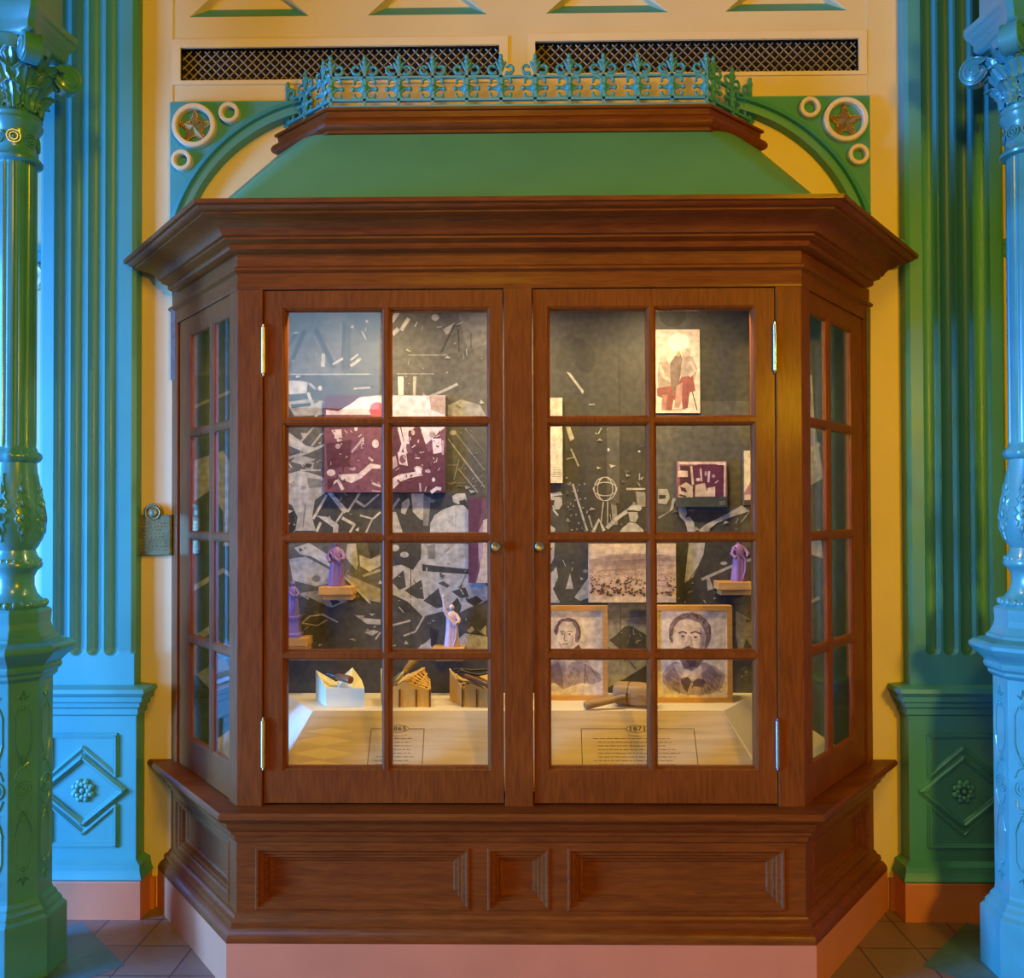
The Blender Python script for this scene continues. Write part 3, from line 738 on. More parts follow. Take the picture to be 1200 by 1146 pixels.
for nm, cxp, l, r_, year, ov in (('dated_text_left', 466, 435, 497, '1865', 13), ('dated_text_right', 747, 681, 813, '1871', 13)):
    mb = MB(); (ul, v0), (ur, _) = on_board(l, 854), on_board(r_, 854.5); uc, _v = on_board(cxp, 854.5); ow = .038
    bar2(mb, ul, v0, uc-ow, v0, .0018); bar2(mb, uc+ow, v0, ur, v0, .0018)
    bar2(mb, ul, v0, ul-.001, .95, .0022); bar2(mb, ur, v0, ur+.001, .95, .0022)
    n = 28; op = [(uc+ow*math.cos(2*PI*i/n), v0*Ls+.0125*math.sin(2*PI*i/n)) for i in range(n+1)]
    for a, b in zip(op[:-1], op[1:]): bar2(mb, a[0], a[1]/Ls, b[0], b[1]/Ls, .0014)
    op = [(uc+ow*.9*math.cos(PI*i/n), v0*Ls+.019+.006*math.sin(PI*i/n)) for i in range(n+1)]
    for a, b in zip(op[:-1], op[1:]): bar2(mb, a[0], a[1]/Ls, b[0], b[1]/Ls, .001)
    rr = random.Random(5); n_l = 16
    for i in range(n_l):
        v = v0+.125+i*.046
        u = ul+(ur-ul)*(.14 if i not in (0, 6) else .10); end = ur-(ur-ul)*(.14+rr.uniform(0, .12))
        if nm.endswith('left') and i < 5: u = ul+(ur-ul)*.45
        while u < end:
            q = rr.uniform(.007, .022); bar2(mb, u, v, min(u+q, end), v, .0017); u += q+.004
    o = mb.build('printed_text', M['ink'], rb)
    cu = bpy.data.curves.new('year', 'FONT'); cu.body = year; cu.size = .027; cu.align_x = 'CENTER'; cu.align_y = 'CENTER'; cu.space_character = 1.15; cu.offset = .0006
    to = bpy.data.objects.new('tmp', cu); COL.objects.link(to); bpy.context.view_layer.update()
    me = bpy.data.meshes.new_from_object(to.evaluated_get(bpy.context.evaluated_depsgraph_get())); bpy.data.objects.remove(to)
    mb = MB(); mb.add([board(uc+v.co.x, v0-v.co.y*.72/Ls, .0008) for v in me.vertices], [tuple(p.vertices) for p in me.polygons])
    mb.build('printed_year', M['ink'], rb)
mb = MB()   # pale lozenges laid on the left of the board
for cxp, cyp, a, b in ((379, 883, 36, 7), (379, 868, 33, 6), (372, 897, 36, 6), (385, 857, 30, 4)):
    mb.poly([board(*on_board(*q), .0004) for q in ((cxp-a, cyp), (cxp, cyp-b), (cxp+a, cyp), (cxp, cyp+b))])
mb.build('pale_lozenges', M['lozenge'], rb)

# ------------------------------------------------------------------ printed mural at the back of the cabinet
YM = -.03
mb = MB(); mats = [tone(.06)]
mb.prism([(-1.29, YM, .60), (1.29, YM, .60), (1.29, YM, 2.312), (-1.29, YM, 2.312)], (0, .02, 0))
D, D2, K = .05, .03, .10
def st(pts, w): return stroke(pts, w)
MUR = [
 # ground tones of the collage; upper ones also carry lamp falloff and pane reflection
 (.12, [(200,360),(405,360),(418,415),(400,440),(200,445)]), (.08, [(405,360),(575,360),(575,490),(405,490)]), (.13, [(535,360),(575,360),(575,402),(548,410)]),
 (.07, [(205,440),(450,440),(450,500),(205,500)]), (.055, [(635,360),(1020,360),(1020,640),(635,640)]), (.038, [(640,360),(760,360),(760,640),(640,640)]),
 (.085, [(764,470),(900,470),(900,600),(764,600)]), (.06, [(520,495),(600,495),(600,640),(520,640)]),
 # top left: scaffold poles, beams, scraps of light
 (D, st([(358,386),(336,436)], 5)), (D, st([(347,390),(334,412)], 3)), (D, st([(370,386),(392,432)], 6)), (D, st([(404,376),(402,434)], 5)), (D, st([(409,384),(408,434)], 4)),
 (.36, [(377,414),(381,414),(381,430),(376,430)]), (.34, st([(390,427),(402,420)], 2.5)), (.34, st([(411,429),(423,420)], 3.5)), (.30, st([(411,422),(420,415)], 2)), (.34, st([(337,438.5),(433,438.5)], 1)),
 (D, [(412,364),(447,364),(447,398),(430,402),(418,388)]), (.25, st([(424,388),(429,398)], 1.6)), (.42, [(335,446),(350,446),(361,448),(359,461),(335,462)]), (.3, st([(362,449),(370,456)], 3)),
 (.45, st([(361,460),(371,488)], 3.6)), (.42, disc(375,455,2.5,3)), (.30, [(336,471),(358,468),(381,470),(381,486),(345,488)]), (D, [(340,474),(364,472),(364,476),(342,478)]), (.3, st([(415,455.5),(434,454)], 2)),
 (.45, st([(459,377),(467,365)], 5)), (.45, st([(470,387),(479,373)], 4.5)), (.42, st([(460,392),(467,385)], 5)), (.36, st([(486,383),(489,377)], 1.6)), (.34, disc(510,372,4.5,4)), (.26, [(519,386),(533,378),(531,388),(523,392)]),
 (D2, st([(533,380),(517,413)], 2.6)), (D2, st([(537,381),(538,412)], 1.8)), (D2, st([(552,390),(552,411)], 1)), (.18, st([(478,416),(542,416)], 1.6)), (.24, st([(465,438),(519,438)], 1.3)),
 (.07, [(512,421),(530,413),(570,418),(570,452),(548,455),(520,462),(502,466)]), (.5, [(466,441),(473,441),(473,464),(467,464)]), (.32, [(484,441),(488,441),(487,464),(484,464)]), (.3, st([(503,465),(520,458),(536,450)], 3.2)), (.24, [(525,475),(540,468),(562,474),(570,488),(525,488)]),
 # left middle: planks and a man in a pale waistcoat
 (.10, [(334,500),(382,500),(382,560),(334,560)]), (.42, [(336,505),(350,515),(358,522),(371,525),(358,531),(336,521)]), (.36, st([(353,517),(368,500)], 2.2)), (.36, st([(365,523),(376,509),(382,508)], 2.2)), (.42, st([(336,537),(358,531),(381,521)], 3)),
 (.38, [(352,507),(361,508),(355,513)]), (.36, [(349,533),(370,538),(357,545),(341,541)]), (.42, st([(337,541),(342,548)], 2)), (.38, st([(352,551),(376,551)], 2.2)), (.30, [(357,540),(368,542),(367,550),(358,550)]), (D, [(358,543),(366,544),(364,548),(358,548)]),
 (.40, [(335,556),(350,552),(360,553),(381,560),(381,578),(369,586),(366,606),(370,622),(346,622),(349,606),(342,592),(335,588)]), (.2, [(360,560),(379,562),(378,571),(362,572)]), (.2, st([(358,590),(355,618)], 1.5)), (.5, st([(352,558),(352,600)], 4)), (D2, [(335,594),(344,597),(346,623),(335,624)]),
 (.55, [(384,578),(389,577),(408,598),(403,602)]), (.5, st([(383,580),(367,608)], 3)), (.48, st([(407,600),(417,585),(422,577)], 2.6)), (.48, st([(416,586),(428,594)], 3)), (.44, st([(428,593),(444,579)], 2.2)), (.5, [(371,604),(385,606),(397,615),(392,619)]), (.48, st([(401,607),(416,615)], 3.4)),
 (.46, st([(392,615),(402,600)], 2.4)), (.46, st([(416,614),(410,624)], 2.6)), (.46, st([(422,604),(437,608),(446,600)], 2.2)), (.42, st([(436,609),(429,624)], 2)), (.5, st([(371,623),(376,612)], 3)), (.5, [(391,616),(397,616),(396,624),(390,624)]),
 # middle: timber framing, man in profile, man in a broad pale coat
 (.24, st([(525,514),(568,571)], 1.7)), (.17, st([(532,505),(568,551)], 1.1)), (.15, st([(545,502),(568,529)], .9)), (.22, st([(537,549),(560,577)], 1.2)), (.2, st([(538,538),(532,562)], 1.1)), (.17, st([(525,545),(537,545)], .9)), (.17, st([(525,566),(546,566)], .9)), (.15, st([(556,566),(566,556)], .8)), (.15, st([(540,550),(546,540)], .8)), (.22, disc(531,507,4,3)),
 (.42, [(482,578),(497,578),(498,600),(499,610),(484,607)]), (D, [(458,582),(480,578),(484,600),(496,612),(497,624),(458,624)]), (.34, [(471,586),(479,584),(481,591),(477,597),(475,603),(470,601)]), (D2, [(465,584),(473,578),(480,583),(472,588),(468,592)]), (.38, [(458,600),(464,600),(468,612),(472,624),(459,624)]), (.22, [(496,580),(505,583),(502,616),(496,616)]), (.28, st([(459,597),(468,584)], 3)),
 (.46, [(504,624),(504,614),(509,604),(519,597),(533,592),(543,592),(549,598),(549,624)]), (.40, [(530,581),(536,578),(545,578),(547,585),(545,589),(536,591),(531,588)]), (D2, [(538,587),(546,585),(545,592),(539,591)]), (.32, st([(534,596),(534,622)], .8)), (.26, disc(507,587,3.5,2)),
 # lower left: broken plaster and boards
 (.12, [(334,636),(446,636),(446,700),(334,700)]), (.50, [(345,642),(362,636),(388,652),(388,665),(365,652),(352,650)]), (.45, [(339,655),(358,652),(387,668),(388,683),(370,687),(343,680)]), (.2, disc(371,678,5,4)), (.45, [(407,637),(417,637),(420,660),(418,668),(405,653)]), (.50, [(421,650),(434,655),(446,650),(446,663),(433,670),(422,663)]), (D, [(430,636),(445,636),(445,648),(435,655)]),
 (.3, [(404,672),(446,690),(446,706),(424,702)]), (.45, st([(400,672),(418,690),(434,707)], 2)), (D, st([(404,680),(428,704)], 2.5)), (.4, st([(425,675),(446,668)], 3)), (.07, [(334,700),(446,708),(446,764),(334,764)]), (.40, [(352,695),(370,692),(408,704),(388,712)]), (.05, [(385,700),(400,705),(390,710)]), (.42, st([(354,730),(363,722),(378,720),(396,729)], 1.8)), (.38, st([(354,730),(372,733),(384,726)], 1.5)), (.45, [(415,720),(428,724),(446,726),(446,732),(430,731)]), (.45, [(427,741),(438,738),(444,740),(436,745)]), (.4, st([(440,749),(446,741)], 2)), (.36, st([(352,696),(362,702)], 2)),
 # lower middle: crumpled canvas
 (.40, [(457,664),(480,660),(496,637),(548,637),(572,690),(572,702),(545,720),(535,722),(520,718),(495,722),(478,705),(457,695)]), (D, [(457,646),(475,637),(495,637),(493,655),(484,668),(465,659)]), (.4, disc(463,642,5,4)), (.44, disc(474,650,5,3.5)), (.36, st([(495,637),(495,658)], 2.5)), (.2, [(500,640),(510,637),(510,655),(502,655)]),
 (.055, [(458,681),(473,668),(476,688),(468,691)]), (.055, [(474,692),(494,679),(497,702),(488,701)]), (.055, [(496,704),(514,689),(520,711),(512,713)]), (D, [(495,661),(520,664),(549,667),(549,673),(520,671),(495,669)]), (.36, st([(500,665),(500,671)], 1.6)), (.07, [(513,683),(520,681),(527,686),(524,689)]), (.055, [(529,693),(545,688),(550,699),(540,701)]), (.055, [(546,704),(558,698),(566,704),(556,711)]), (.055, [(527,710),(536,700),(541,710),(538,722)]), (D, [(466,711),(476,705),(480,716)]), (.2, st([(539,688),(546,674)], 2)),
 (.07, [(457,715),(478,718),(497,722),(520,716),(530,722),(550,712),(572,704),(572,748),(553,742),(545,745),(520,764),(457,764)]), (.44, [(533,752),(545,742),(572,746),(572,764),(530,764)]), (.42, st([(458,733),(474,729),(481,727)], 2.2)), (.45, st([(473,745),(487,740),(497,722)], 2)), (.44, [(489,760),(500,752),(508,745),(506,760)]), (D2, [(504,736),(515,738),(510,757),(505,757)]), (.42, [(547,739),(553,734),(556,738),(551,742)]), (.42, [(562,740),(570,732),(570,745)]), (D2, st([(481.5,636),(481.5,764)], .8)), (.4, st([(459,690),(500,712),(520,716)], 2)),
 # right: dark workshop with caps, broom and wire globe
 (.025, disc(668,408,13,16)), (.025, disc(686,420,12,18)), (.025, disc(660,424,10,12)), (.02, disc(678,405,9,9)), (.34, [(664,436),(668,437),(684,458),(683,462)]), (.3, st([(690,474),(697,474)], 1.5)), (.025, disc(788,370,16,13)), (.03, disc(788,368,9,7)), (D2, st([(726,360),(726,640)], .9)), (.07, [(711,500),(726,500),(726,590),(711,590)]),
 (.35, [(663,500),(668,500),(673,514),(668,517)]), (.3, st([(669,526),(678,546)], 2)), (.3, st([(664,538),(673,536)], 1.2)), (.34, st([(671,567),(688,622)], 2.4)), (.3, st([(690,604),(694,618)], 2)), (.42, disc(713,527,1.3,2)), (.42, disc(749,529,1.5,1.3)),
 *[(.38, st([(709+r_*math.cos(a+.0), 573+r2*math.sin(a)), (709+r_*math.cos(a+.46), 573+r2*math.sin(a+.46))], 1.1)) for r_, r2 in ((13,14),(9,14),(14,8)) for a in [i*.45 for i in range(14)]],
 (.36, st([(707,588),(704,614)], 1.4)), (.34, st([(712,588),(712,616)], 1.2)), (.2, st([(719,590),(721,615)], 6)), (.36, st([(734,573),(757,573)], 2.4)), (.22, [(745,576),(756,577),(757,594),(747,594)]),
 (.40, [(733,598),(741,591),(750,592),(752,596),(750,599),(742,598)]), (.36, [(736,600),(747,600),(748,606),(745,612),(738,611)]), (.40, [(729,619),(737,612),(745,613),(753,620),(755,625),(724,625)]), (.38, st([(735,599),(722,608),(711,619)], 4.5)), (.38, st([(694,625),(702,609),(708,622)], 4)), (D, [(730,606),(737,605),(737,612),(733,616)]),
 (D, [(644,598),(660,598),(666,612),(668,640),(644,640)]), (.40, [(645,578),(657,576),(659,580),(645,582)]), (.36, [(645,582),(658,582),(659,591),(655,597),(648,597)]), (D2, [(645,586),(650,586),(649,592),(645,593)]), (.38, st([(648,597),(654,604)], 2)), (.36, [(645,615),(651,620),(649,626),(645,626)]),
 *[(.2, disc(664+((i*37) % 23), 560+((i*53) % 62), 1.2)) for i in range(22)],
 (.32, [(771,573),(782,573),(785,583),(781,591),(771,590)]), (D2, [(772,580),(780,580),(780,584),(772,585)]), (.38, st([(790,584),(786,600),(772,608)], 3.4)), (.38, [(794,593),(803,592),(805,602),(802,607),(808,605),(813,612),(815,625),(806,625),(803,612),(796,605)]), (D, [(771,608),(790,596),(800,615),(805,625),(771,625)]), (.40, [(817,623),(826,615),(850,603),(869,592),(879,599),(862,604),(840,613),(825,625)]), (.28, disc(828,620,4,3)), (.2, st([(868,612),(878,600)], 2)),
 (.055, [(644,636),(690,636),(690,712),(644,712)]), (.4, [(645,672),(652,664),(654,676),(648,690),(656,706),(645,706)]), (.40, [(663,690),(668,672),(672,690)]), (.38, [(673,700),(690,676),(690,700),(680,704)]), (.36, [(645,636),(650,636),(649,654),(645,662)]), (.25, disc(686,669,3,2)),
 (.30, [(712,706),(760,706),(760,812),(712,812)]), (.18, [(712,706),(760,706),(760,722),(712,726)]), (.07, [(722,744),(735,731),(757,744),(760,762),(730,764),(714,750)]), (.36, [(714,728),(735,727),(758,736),(758,742),(738,733),(716,736)]), (.05, [(712,806),(735,793),(760,778),(760,800),(735,808),(712,815)]), (D2, st([(727,706),(727,780)], .8)), (D2, st([(738,775),(745,784)], 1.2)),
 (.055, [(771,636),(884,636),(884,712),(771,712)]), (.42, [(807,636),(826,636),(824,650),(812,676),(802,683)]), (.1, st([(824,655),(806,682)], 1)), (.36, st([(822,679),(858,663),(884,654)], 3.2)), (.36, [(828,677),(831,676),(836,690),(829,692)]), (.34, disc(848,660,4,2)), (.09, [(862,710),(884,705),(884,735),(864,745)]), (.24, [(862,716),(884,728),(884,768),(868,776),(862,745)]), (.06, [(862,790),(874,748),(884,762),(884,810),(862,812)]),
 # sides seen through the splayed windows
 (.36, [(212,545),(262,528),(280,560),(280,640),(250,640),(228,600)]), (D, [(225,590),(245,575),(262,600),(262,640),(230,640)]), (.4, st([(210,700),(262,668),(290,690)], 6)), (.38, st([(212,760),(250,735)], 8)), (.32, st([(220,480),(280,455)], 4)), (.3, [(230,790),(262,770),(280,800),(250,812)]),
 (.26, [(925,480),(950,470),(965,560),(930,580)]), (.33, st([(900,560),(960,520)], 5)), (.34, [(925,640),(960,620),(965,655)]), (.3, st([(925,720),(960,700)], 4)), (.36, st([(905,450),(950,440),(955,540)], 3)),
]
rm = random.Random(21)
for (x0, y0, x1, y1, n, lo, hi) in ((334,500,446,575,34,.25,.5), (334,560,446,624,22,.3,.5), (334,640,446,760,34,.03,.4), (457,640,570,762,46,.03,.45), (457,368,570,486,26,.05,.3), (336,366,446,486,26,.06,.34),
                               (525,500,570,575,14,.1,.24), (644,500,757,624,44,.05,.3), (770,596,884,624,12,.05,.34), (644,640,690,705,14,.05,.36), (712,708,758,770,20,.06,.32), (772,640,884,705,16,.04,.36), (862,712,884,800,12,.05,.3)):
    for _ in range(n):
        x, y, a, l = rm.uniform(x0, x1), rm.uniform(y0, y1), rm.uniform(0, PI), rm.uniform(2, 9); g = round(rm.choice([lo, hi, lo+(hi-lo)*rm.random()])*20)/20+.02
        if rm.random() < .55: MUR.append((g, [(x, y), (x+l*math.cos(a), y+l*math.sin(a)*.6), (x+l*.7*math.cos(a+.8), y+l*.6*math.sin(a+.8))]))
        else: MUR.append((g, st([(x, y), (x+l*math.cos(a), y+l*math.sin(a))], rm.uniform(.5, 1.3))))
draw(mb, mats, MUR, YM, .00001)
o = cpart('mural', mb, mats); o['label'] = 'black and white collage of workmen, planks and canvas'

# ------------------------------------------------------------------ mounted photographs
MAR, MA2, LAV, LIL, SEP, PNK = (.075, .018, .035), (.14, .05, .085), (.52, .44, .48), (.34, .24, .30), (.50, .39, .29), (.62, .47, .38)
def picture(label, px, Y, th, edge, shapes, base, group='mounted photographs on the mural', cat='photograph', name='mounted_photograph'):
    x0, y0, x1, y1 = px; a, b = at(x0, y1, Y), at(x1, y0, Y)
    t = thing(name, label, cat, ((a.x+b.x)/2, Y, a.z), group)
    m2 = MB(); m2.box((a.x, Y, a.z), (b.x, Y+th, b.z)); m2.build('board', tone(edge), t)
    m2 = MB(); mt = [tone(base)]; m2.poly([(a.x, Y-.0003, a.z), (b.x, Y-.0003, a.z), (b.x, Y-.0003, b.z), (a.x, Y-.0003, b.z)])
    draw(m2, mt, shapes, Y, .00003); m2.build('print', mt, t)
    return t
rr = random.Random(11)
CROWD = [(LAV, [(382,476),(400,468),(440,463.5),(522,463.5),(522,500),(500,520),(470,520),(440,486),(382,486)]), (MAR, [(381,463.5),(424,463.5),(410,474),(396,482),(381,480)]), ((.42,.07,.10), disc(442,481,9,10)), ((.30,.22,.20), [(503,464),(522,464),(522,487),(505,480)]),
 (MAR, [(457,500),(470,499),(474,520),(482,540),(457,545)]), (MAR, [(478,506),(492,500),(497,515),(502,530),(485,536),(480,520)]), (LAV, st([(467,500),(472,520),(466,540)], 3)), (LAV, st([(478,500),(474,525),(480,545)], 3.5)), (MAR, disc(489,504,5,4)), (PNK, disc(484,507,2,3)), (MAR, st([(491,512),(500,529)], 3)),
 (LAV, [(390,502),(400,501),(402,512),(395,518)]), (LAV, st([(394,508),(403,527)], 3)), (MA2, [(381,500),(446,500),(446,550),(381,550)]), (LAV, [(388,504),(400,503),(401,513),(394,513)]), (LAV, st([(393,511),(398,518),(404,527)], 3)), (LIL, st([(412,530),(423,517),(424,514)], 2.5)), (LAV, disc(417,502,2,3)), (LAV, disc(440,520,4,5)), (LAV, st([(432,536),(437,540)], 2.5)),
 (MAR, [(382,520),(412,515),(410,546),(384,550)]), (LIL, disc(396,523,3)), (LAV, disc(388,554,5,4)), (LIL, disc(413,549,4,2.5)), (LAV, [(396,556),(420,555),(434,543),(446,545),(446,549),(436,549),(424,560),(412,566),(400,562)]), (LAV, st([(390,566),(396,563),(402,574)], 4)), (MAR, [(384,562),(394,560),(388,572),(384,574)]), (MA2, [(420,566),(446,556),(446,577),(412,577)]), (LAV, st([(436,566),(446,570)], 2.5)), (LIL, st([(436,575),(446,576)], 2)),
 (MAR, [(457,533),(522,528),(522,577),(457,577)]), (LAV, [(466,530),(476,530),(478,546),(468,544)]), (LIL, [(458,536),(464,534),(466,546),(460,550)]), (MA2, disc(472,538,4,5)), (LIL, disc(490,549,5,3)), (LAV, [(458,562),(468,556),(486,553),(496,557),(480,560),(470,564),(462,572),(458,574)]), (LAV, [(488,546),(494,550),(494,557),(486,556)]), (LIL, disc(502,552,4,2)), (LIL, st([(492,566),(493,576)], 2)), (LAV, disc(508,562,2,2.5)), (LAV, st([(505,577),(512,572),(517,573)], 4)), (MAR, [(500,530),(522,524),(522,560),(505,556)]), (LAV, [(506,514),(517,514),(518,530),(508,532)]), ((.28,.22,.24), disc(506,509,3,4)), (LIL, st([(519,516),(519,533)], 2.5))]
for _ in range(90):
    x_, y_, a_, l_ = rr.uniform(383, 518), rr.uniform(503, 572), rr.uniform(0, PI), rr.uniform(1.5, 6)
    CROWD.append((rr.choice((LAV, LIL, MAR, MAR, MA2)), st([(x_, y_), (min(521, x_+l_*math.cos(a_)), min(576, y_+l_*math.sin(a_)))], rr.uniform(.6, 1.8))))
picture('wide maroon photograph of a crowded workshop behind the left door', (380,463,522,577), -.062, .026, (.12,.08,.07), CROWD, MA2)
picture('narrow dark purple portrait strip beside the left door knob', (549,583,586,683), -.060, .02, (.14,.10,.10),
  [((.10,.03,.055), [(549,583),(566,583),(564,600),(560,625),(562,650),(556,683),(549,683)]), (SEP, [(566,610),(586,600),(586,683),(558,683),(562,668),(564,640)]), (LIL, [(560,625),(566,612),(566,650),(561,660)])], (.13,.06,.085))
STAT = [((.56,.46,.38), [(769,387.5),(820,387.5),(820,425),(769,425)]), ((.72,.66,.54), disc(796,401,12,11)),  # pale disc puts a lamp's reflected glow into the print
 # two figures in long coats
 ((.26,.20,.17), [(772,425),(779,419),(784,426),(788,440),(790,452),(784,462),(772,465),(770,440)]), ((.36,.28,.24), disc(777,420,4.5,4.5)), ((.20,.055,.05), [(770,455),(787,452),(790,465),(787,482),(779,482),(781,468),(770,464)]), ((.30,.14,.12), [(776,462),(782,463),(780,482),(775,481)]), ((.44,.34,.28), st([(773,428),(778,442),(788,447)], 4)),
 ((.15,.10,.09), [(785,426),(796,410),(800,422),(796,448),(790,468),(786,450)]), ((.30,.24,.20), [(800,416),(812,418),(817,432),(814,445),(804,448),(797,440)]), ((.38,.30,.26), disc(804,413,5.5,5.5)), ((.22,.06,.055), [(798,442),(812,440),(815,458),(808,460),(806,478),(800,480),(798,460),(793,470),(788,468)]), ((.36,.20,.17), [(793,452),(800,448),(799,470),(796,478),(790,478)]), ((.46,.36,.30), st([(808,424),(815,434),(808,441)], 3.5)),
 ((.08,.03,.03), st([(811,458),(817,481)], 1.2)), ((.40,.30,.25), [(786,480),(800,478),(799,482),(788,482)]), ((.40,.30,.25), [(774,480),(786,481),(784,483),(775,482)]), ((.66,.50,.40), [(769,482),(820,481),(820,484),(769,484)])]
picture('tall sepia photograph of two statues in long coats, upper right door', (768,386,820,484), -.055, .018, (.5,.42,.32), STAT, (.60,.48,.40))
picture('tall blank cream card with a small caption at the right door edge', (636,466,659,566), -.055, .018, (.4,.35,.25), [((.45,.40,.30), [(636,466),(659,466),(659,486),(636,488)])]+[((.25,.2,.14), st([(648,548+i*2.6),(657,548+i*2.6)], .8)) for i in range(5)], (.55,.50,.36))
WORK = [(PNK, [(794,541),(851,541),(851,545),(794,544)]), (MAR, [(797,546),(848,545),(848,586),(797,586)]), ((.10,.02,.06), [(813,548),(818,544),(840,544),(847,550),(847,586),(822,586),(818,570),(812,562)]), (PNK, [(794,551),(806,552),(806,559),(794,559)]), (SEP, st([(810,546),(812,568)], 2.5)), (SEP, [(795,570),(804,565),(812,570),(811,582),(795,582)]), (MAR, [(797,570),(803,572),(806,578),(798,575)]), (PNK, disc(818,562,2.5,2)), (SEP, [(815,568),(826,566),(830,582),(814,582)]), (LAV, st([(821,549),(822,564)], 2)), (LAV, st([(831,552),(830,565)], 2.4)), (LIL, disc(836,558,2)), (PNK, [(829,572),(838,570),(838,582),(828,582)]), (LAV, st([(838,566),(842,563)], 1.2)), (PNK, st([(849.5,544),(849,582)], 2.2)), (LIL, [(794,541),(797,546),(797,552),(794,552)]), (SEP, [(795,578),(812,576),(812,583),(795,583)]), (MAR, st([(796,580),(804,582)], 2)), (LIL, disc(827,555,1.6,3))]
picture('small plum coloured photograph of a workshop arch with a dark caption strip', (793,540,852,594), -.058, .022, (.10,.09,.07), WORK + [((.05,.06,.055), [(793,583),(852,582),(852,594),(793,594)])] + [((.25,.25,.2), st([(843,588+i*2.5),(850,588+i*2.5)], .8)) for i in range(2)], (.22,.08,.10))
picture('pale tall photograph half hidden by the right stile of the right door', (872,528,902,592), -.058, .022, (.12,.10,.08), [((.62,.56,.38), [(872,528),(902,528),(902,565),(872,577)]), ((.34,.16,.2), [(879,566),(884,563),(890,570),(902,572),(902,585),(872,585),(872,577)]), (PNK, [(872,580),(890,578),(890,585),(872,585)]), ((.05,.045,.04), [(872,586),(902,586),(902,592),(872,592)])], (.55,.45,.35))
LAND = [((.60,.48,.36), [(691,638),(792,638),(792,652),(691,656)]), ((.42,.30,.24), [(691,656),(715,650),(745,648),(792,652),(792,660),(691,664)]), ((.52,.39,.31), [(691,664),(792,658),(792,698),(691,698)]), ((.62,.50,.39), [(691,698),(792,698),(792,706),(691,706)])]
for i in range(300):
    x_, q = rr.uniform(692, 791), rr.random(); y_ = 664+34*q
    if x_ > 752 and rr.random() < .6: continue
    LAND.append(((.10,.05,.055) if q > .35 else (.26,.16,.14), disc(x_, y_, .5+1.3*q, .4+1.1*q, 7)))
for i in range(16): LAND.append(((.30,.2,.17), st([(692+rr.uniform(0,40), 652+i*1.1), (740+rr.uniform(0,50), 650+i*1.1)], .5)))
LAND += [((.3,.2,.17), st([(770,668+i*6),(792,662+i*9)], .8)) for i in range(4)]
picture('wide pale pink landscape print of a dotted plain above the portraits', (690,637,792,706), -.062, .026, (.45,.36,.28), LAND, (.54,.42,.34))

# ------------------------------------------------------------------ framed portraits standing on the deck
def portrait(label, px, Y, th, turn, shapes, base):
    x0, y0, x1, y1 = px; a, b = at(x0, y1, Y), at(x1, y0, Y); zb = .8265
    t = thing('framed_portrait', label, 'framed picture', ((a.x+b.x)/2, Y, zb), 'framed engraved portraits on the deck')
    fw = .018; m2 = MB(); X = Matrix.Identity(4)
    plate(m2, a.x, b.x, zb, b.z, [(a.x+fw, b.x-fw, zb+fw, b.z-fw)], Matrix.Translation((0, Y, 0)), th, [(0, 0), (0, .006)], False)
    m2.build('frame', M['oak'], t, 0, .002)
    m2 = MB(); mt = [tone(base)]; y = Y+.0055
    m2.poly([(a.x+fw, y, zb+fw), (b.x-fw, y, zb+fw), (b.x-fw, y, b.z-fw), (a.x+fw, y, b.z-fw)])
    draw(m2, mt, shapes, y, .00003); m2.build('engraving', mt, t)
PD, PM, PL, SK, PA = (.10,.06,.09), (.24,.17,.20), (.42,.33,.33), (.68,.58,.48), (.74,.66,.55)
LEFTP = [(PL, [(643,776),(656,773),(668,776),(682,776),(690,780),(703,790),(706,797),(695,802),(684,800),(672,803),(660,808),(650,800),(643,802)]), (PM, [(643,780),(655,776),(660,790),(660,806),(650,800),(643,801)]), (PL, st([(672,776),(664,790),(660,806)], 1.6)), (PM, st([(686,778),(685,801)], 1.4)), (PM, st([(690,781),(702,796)], 1)),
 (SK, [(654,732),(660,727),(668,726),(675,730),(677,745),(676,755),(672,760),(664,762),(657,758),(653,746)]), (PM, [(651,745),(651,735),(656,727),(665,723.5),(674,726),(679,733),(680,748),(677,753),(675,748),(675,737),(670,729),(660,728),(655,733),(654,742)]), (PM, [(674,742),(677,744),(677,753),(674,752)]), (PM, st([(656,740.5),(661,740)], 1.2)), (PM, st([(665,739.5),(671,740)], 1.2)), (PD, disc(659,743,1.2,.8)), (PD, disc(667.5,743,1.3,.8)), (PM, st([(662,741),(661,750),(664,751)], .9)), (PD, st([(658.5,755),(666,754.5)], .9)), (PL, st([(655,752),(658,759),(664,761)], 1)), (PL, st([(671,748),(670,756)], 1)),
 (PD, [(661,762),(672,760),(678,755),(681,760),(674,766),(662,764)]), (SK, [(660,763),(668,762),(676,764),(670,775),(664,784)]), (PL, [(676,762),(684,765),(690,776),(676,776),(670,770)])]
rl = random.Random(9)
LEFTP += [(rl.choice((PD, PM)), st([(665+14.5*math.cos(a)*k, 741-16*math.sin(a)*k), (665+14.5*math.cos(a+.25)*k, 741-16*math.sin(a+.25)*k)], .9)) for a, k in [(-.6+i*.075, rl.uniform(.94, 1.08)) for i in range(50)]]
LEFTP += [(PM, st([(x_, y_), (x_+rl.uniform(1, 4), y_+rl.uniform(3, 6))], .6)) for x_, y_ in [(rl.uniform(645, 698), rl.uniform(780, 798)) for _ in range(45)]]
portrait('framed engraving of a clean-shaven man, standing at the left of the right door', (634,710,712,823), -.165, .022, 0, LEFTP, (.70,.60,.47))
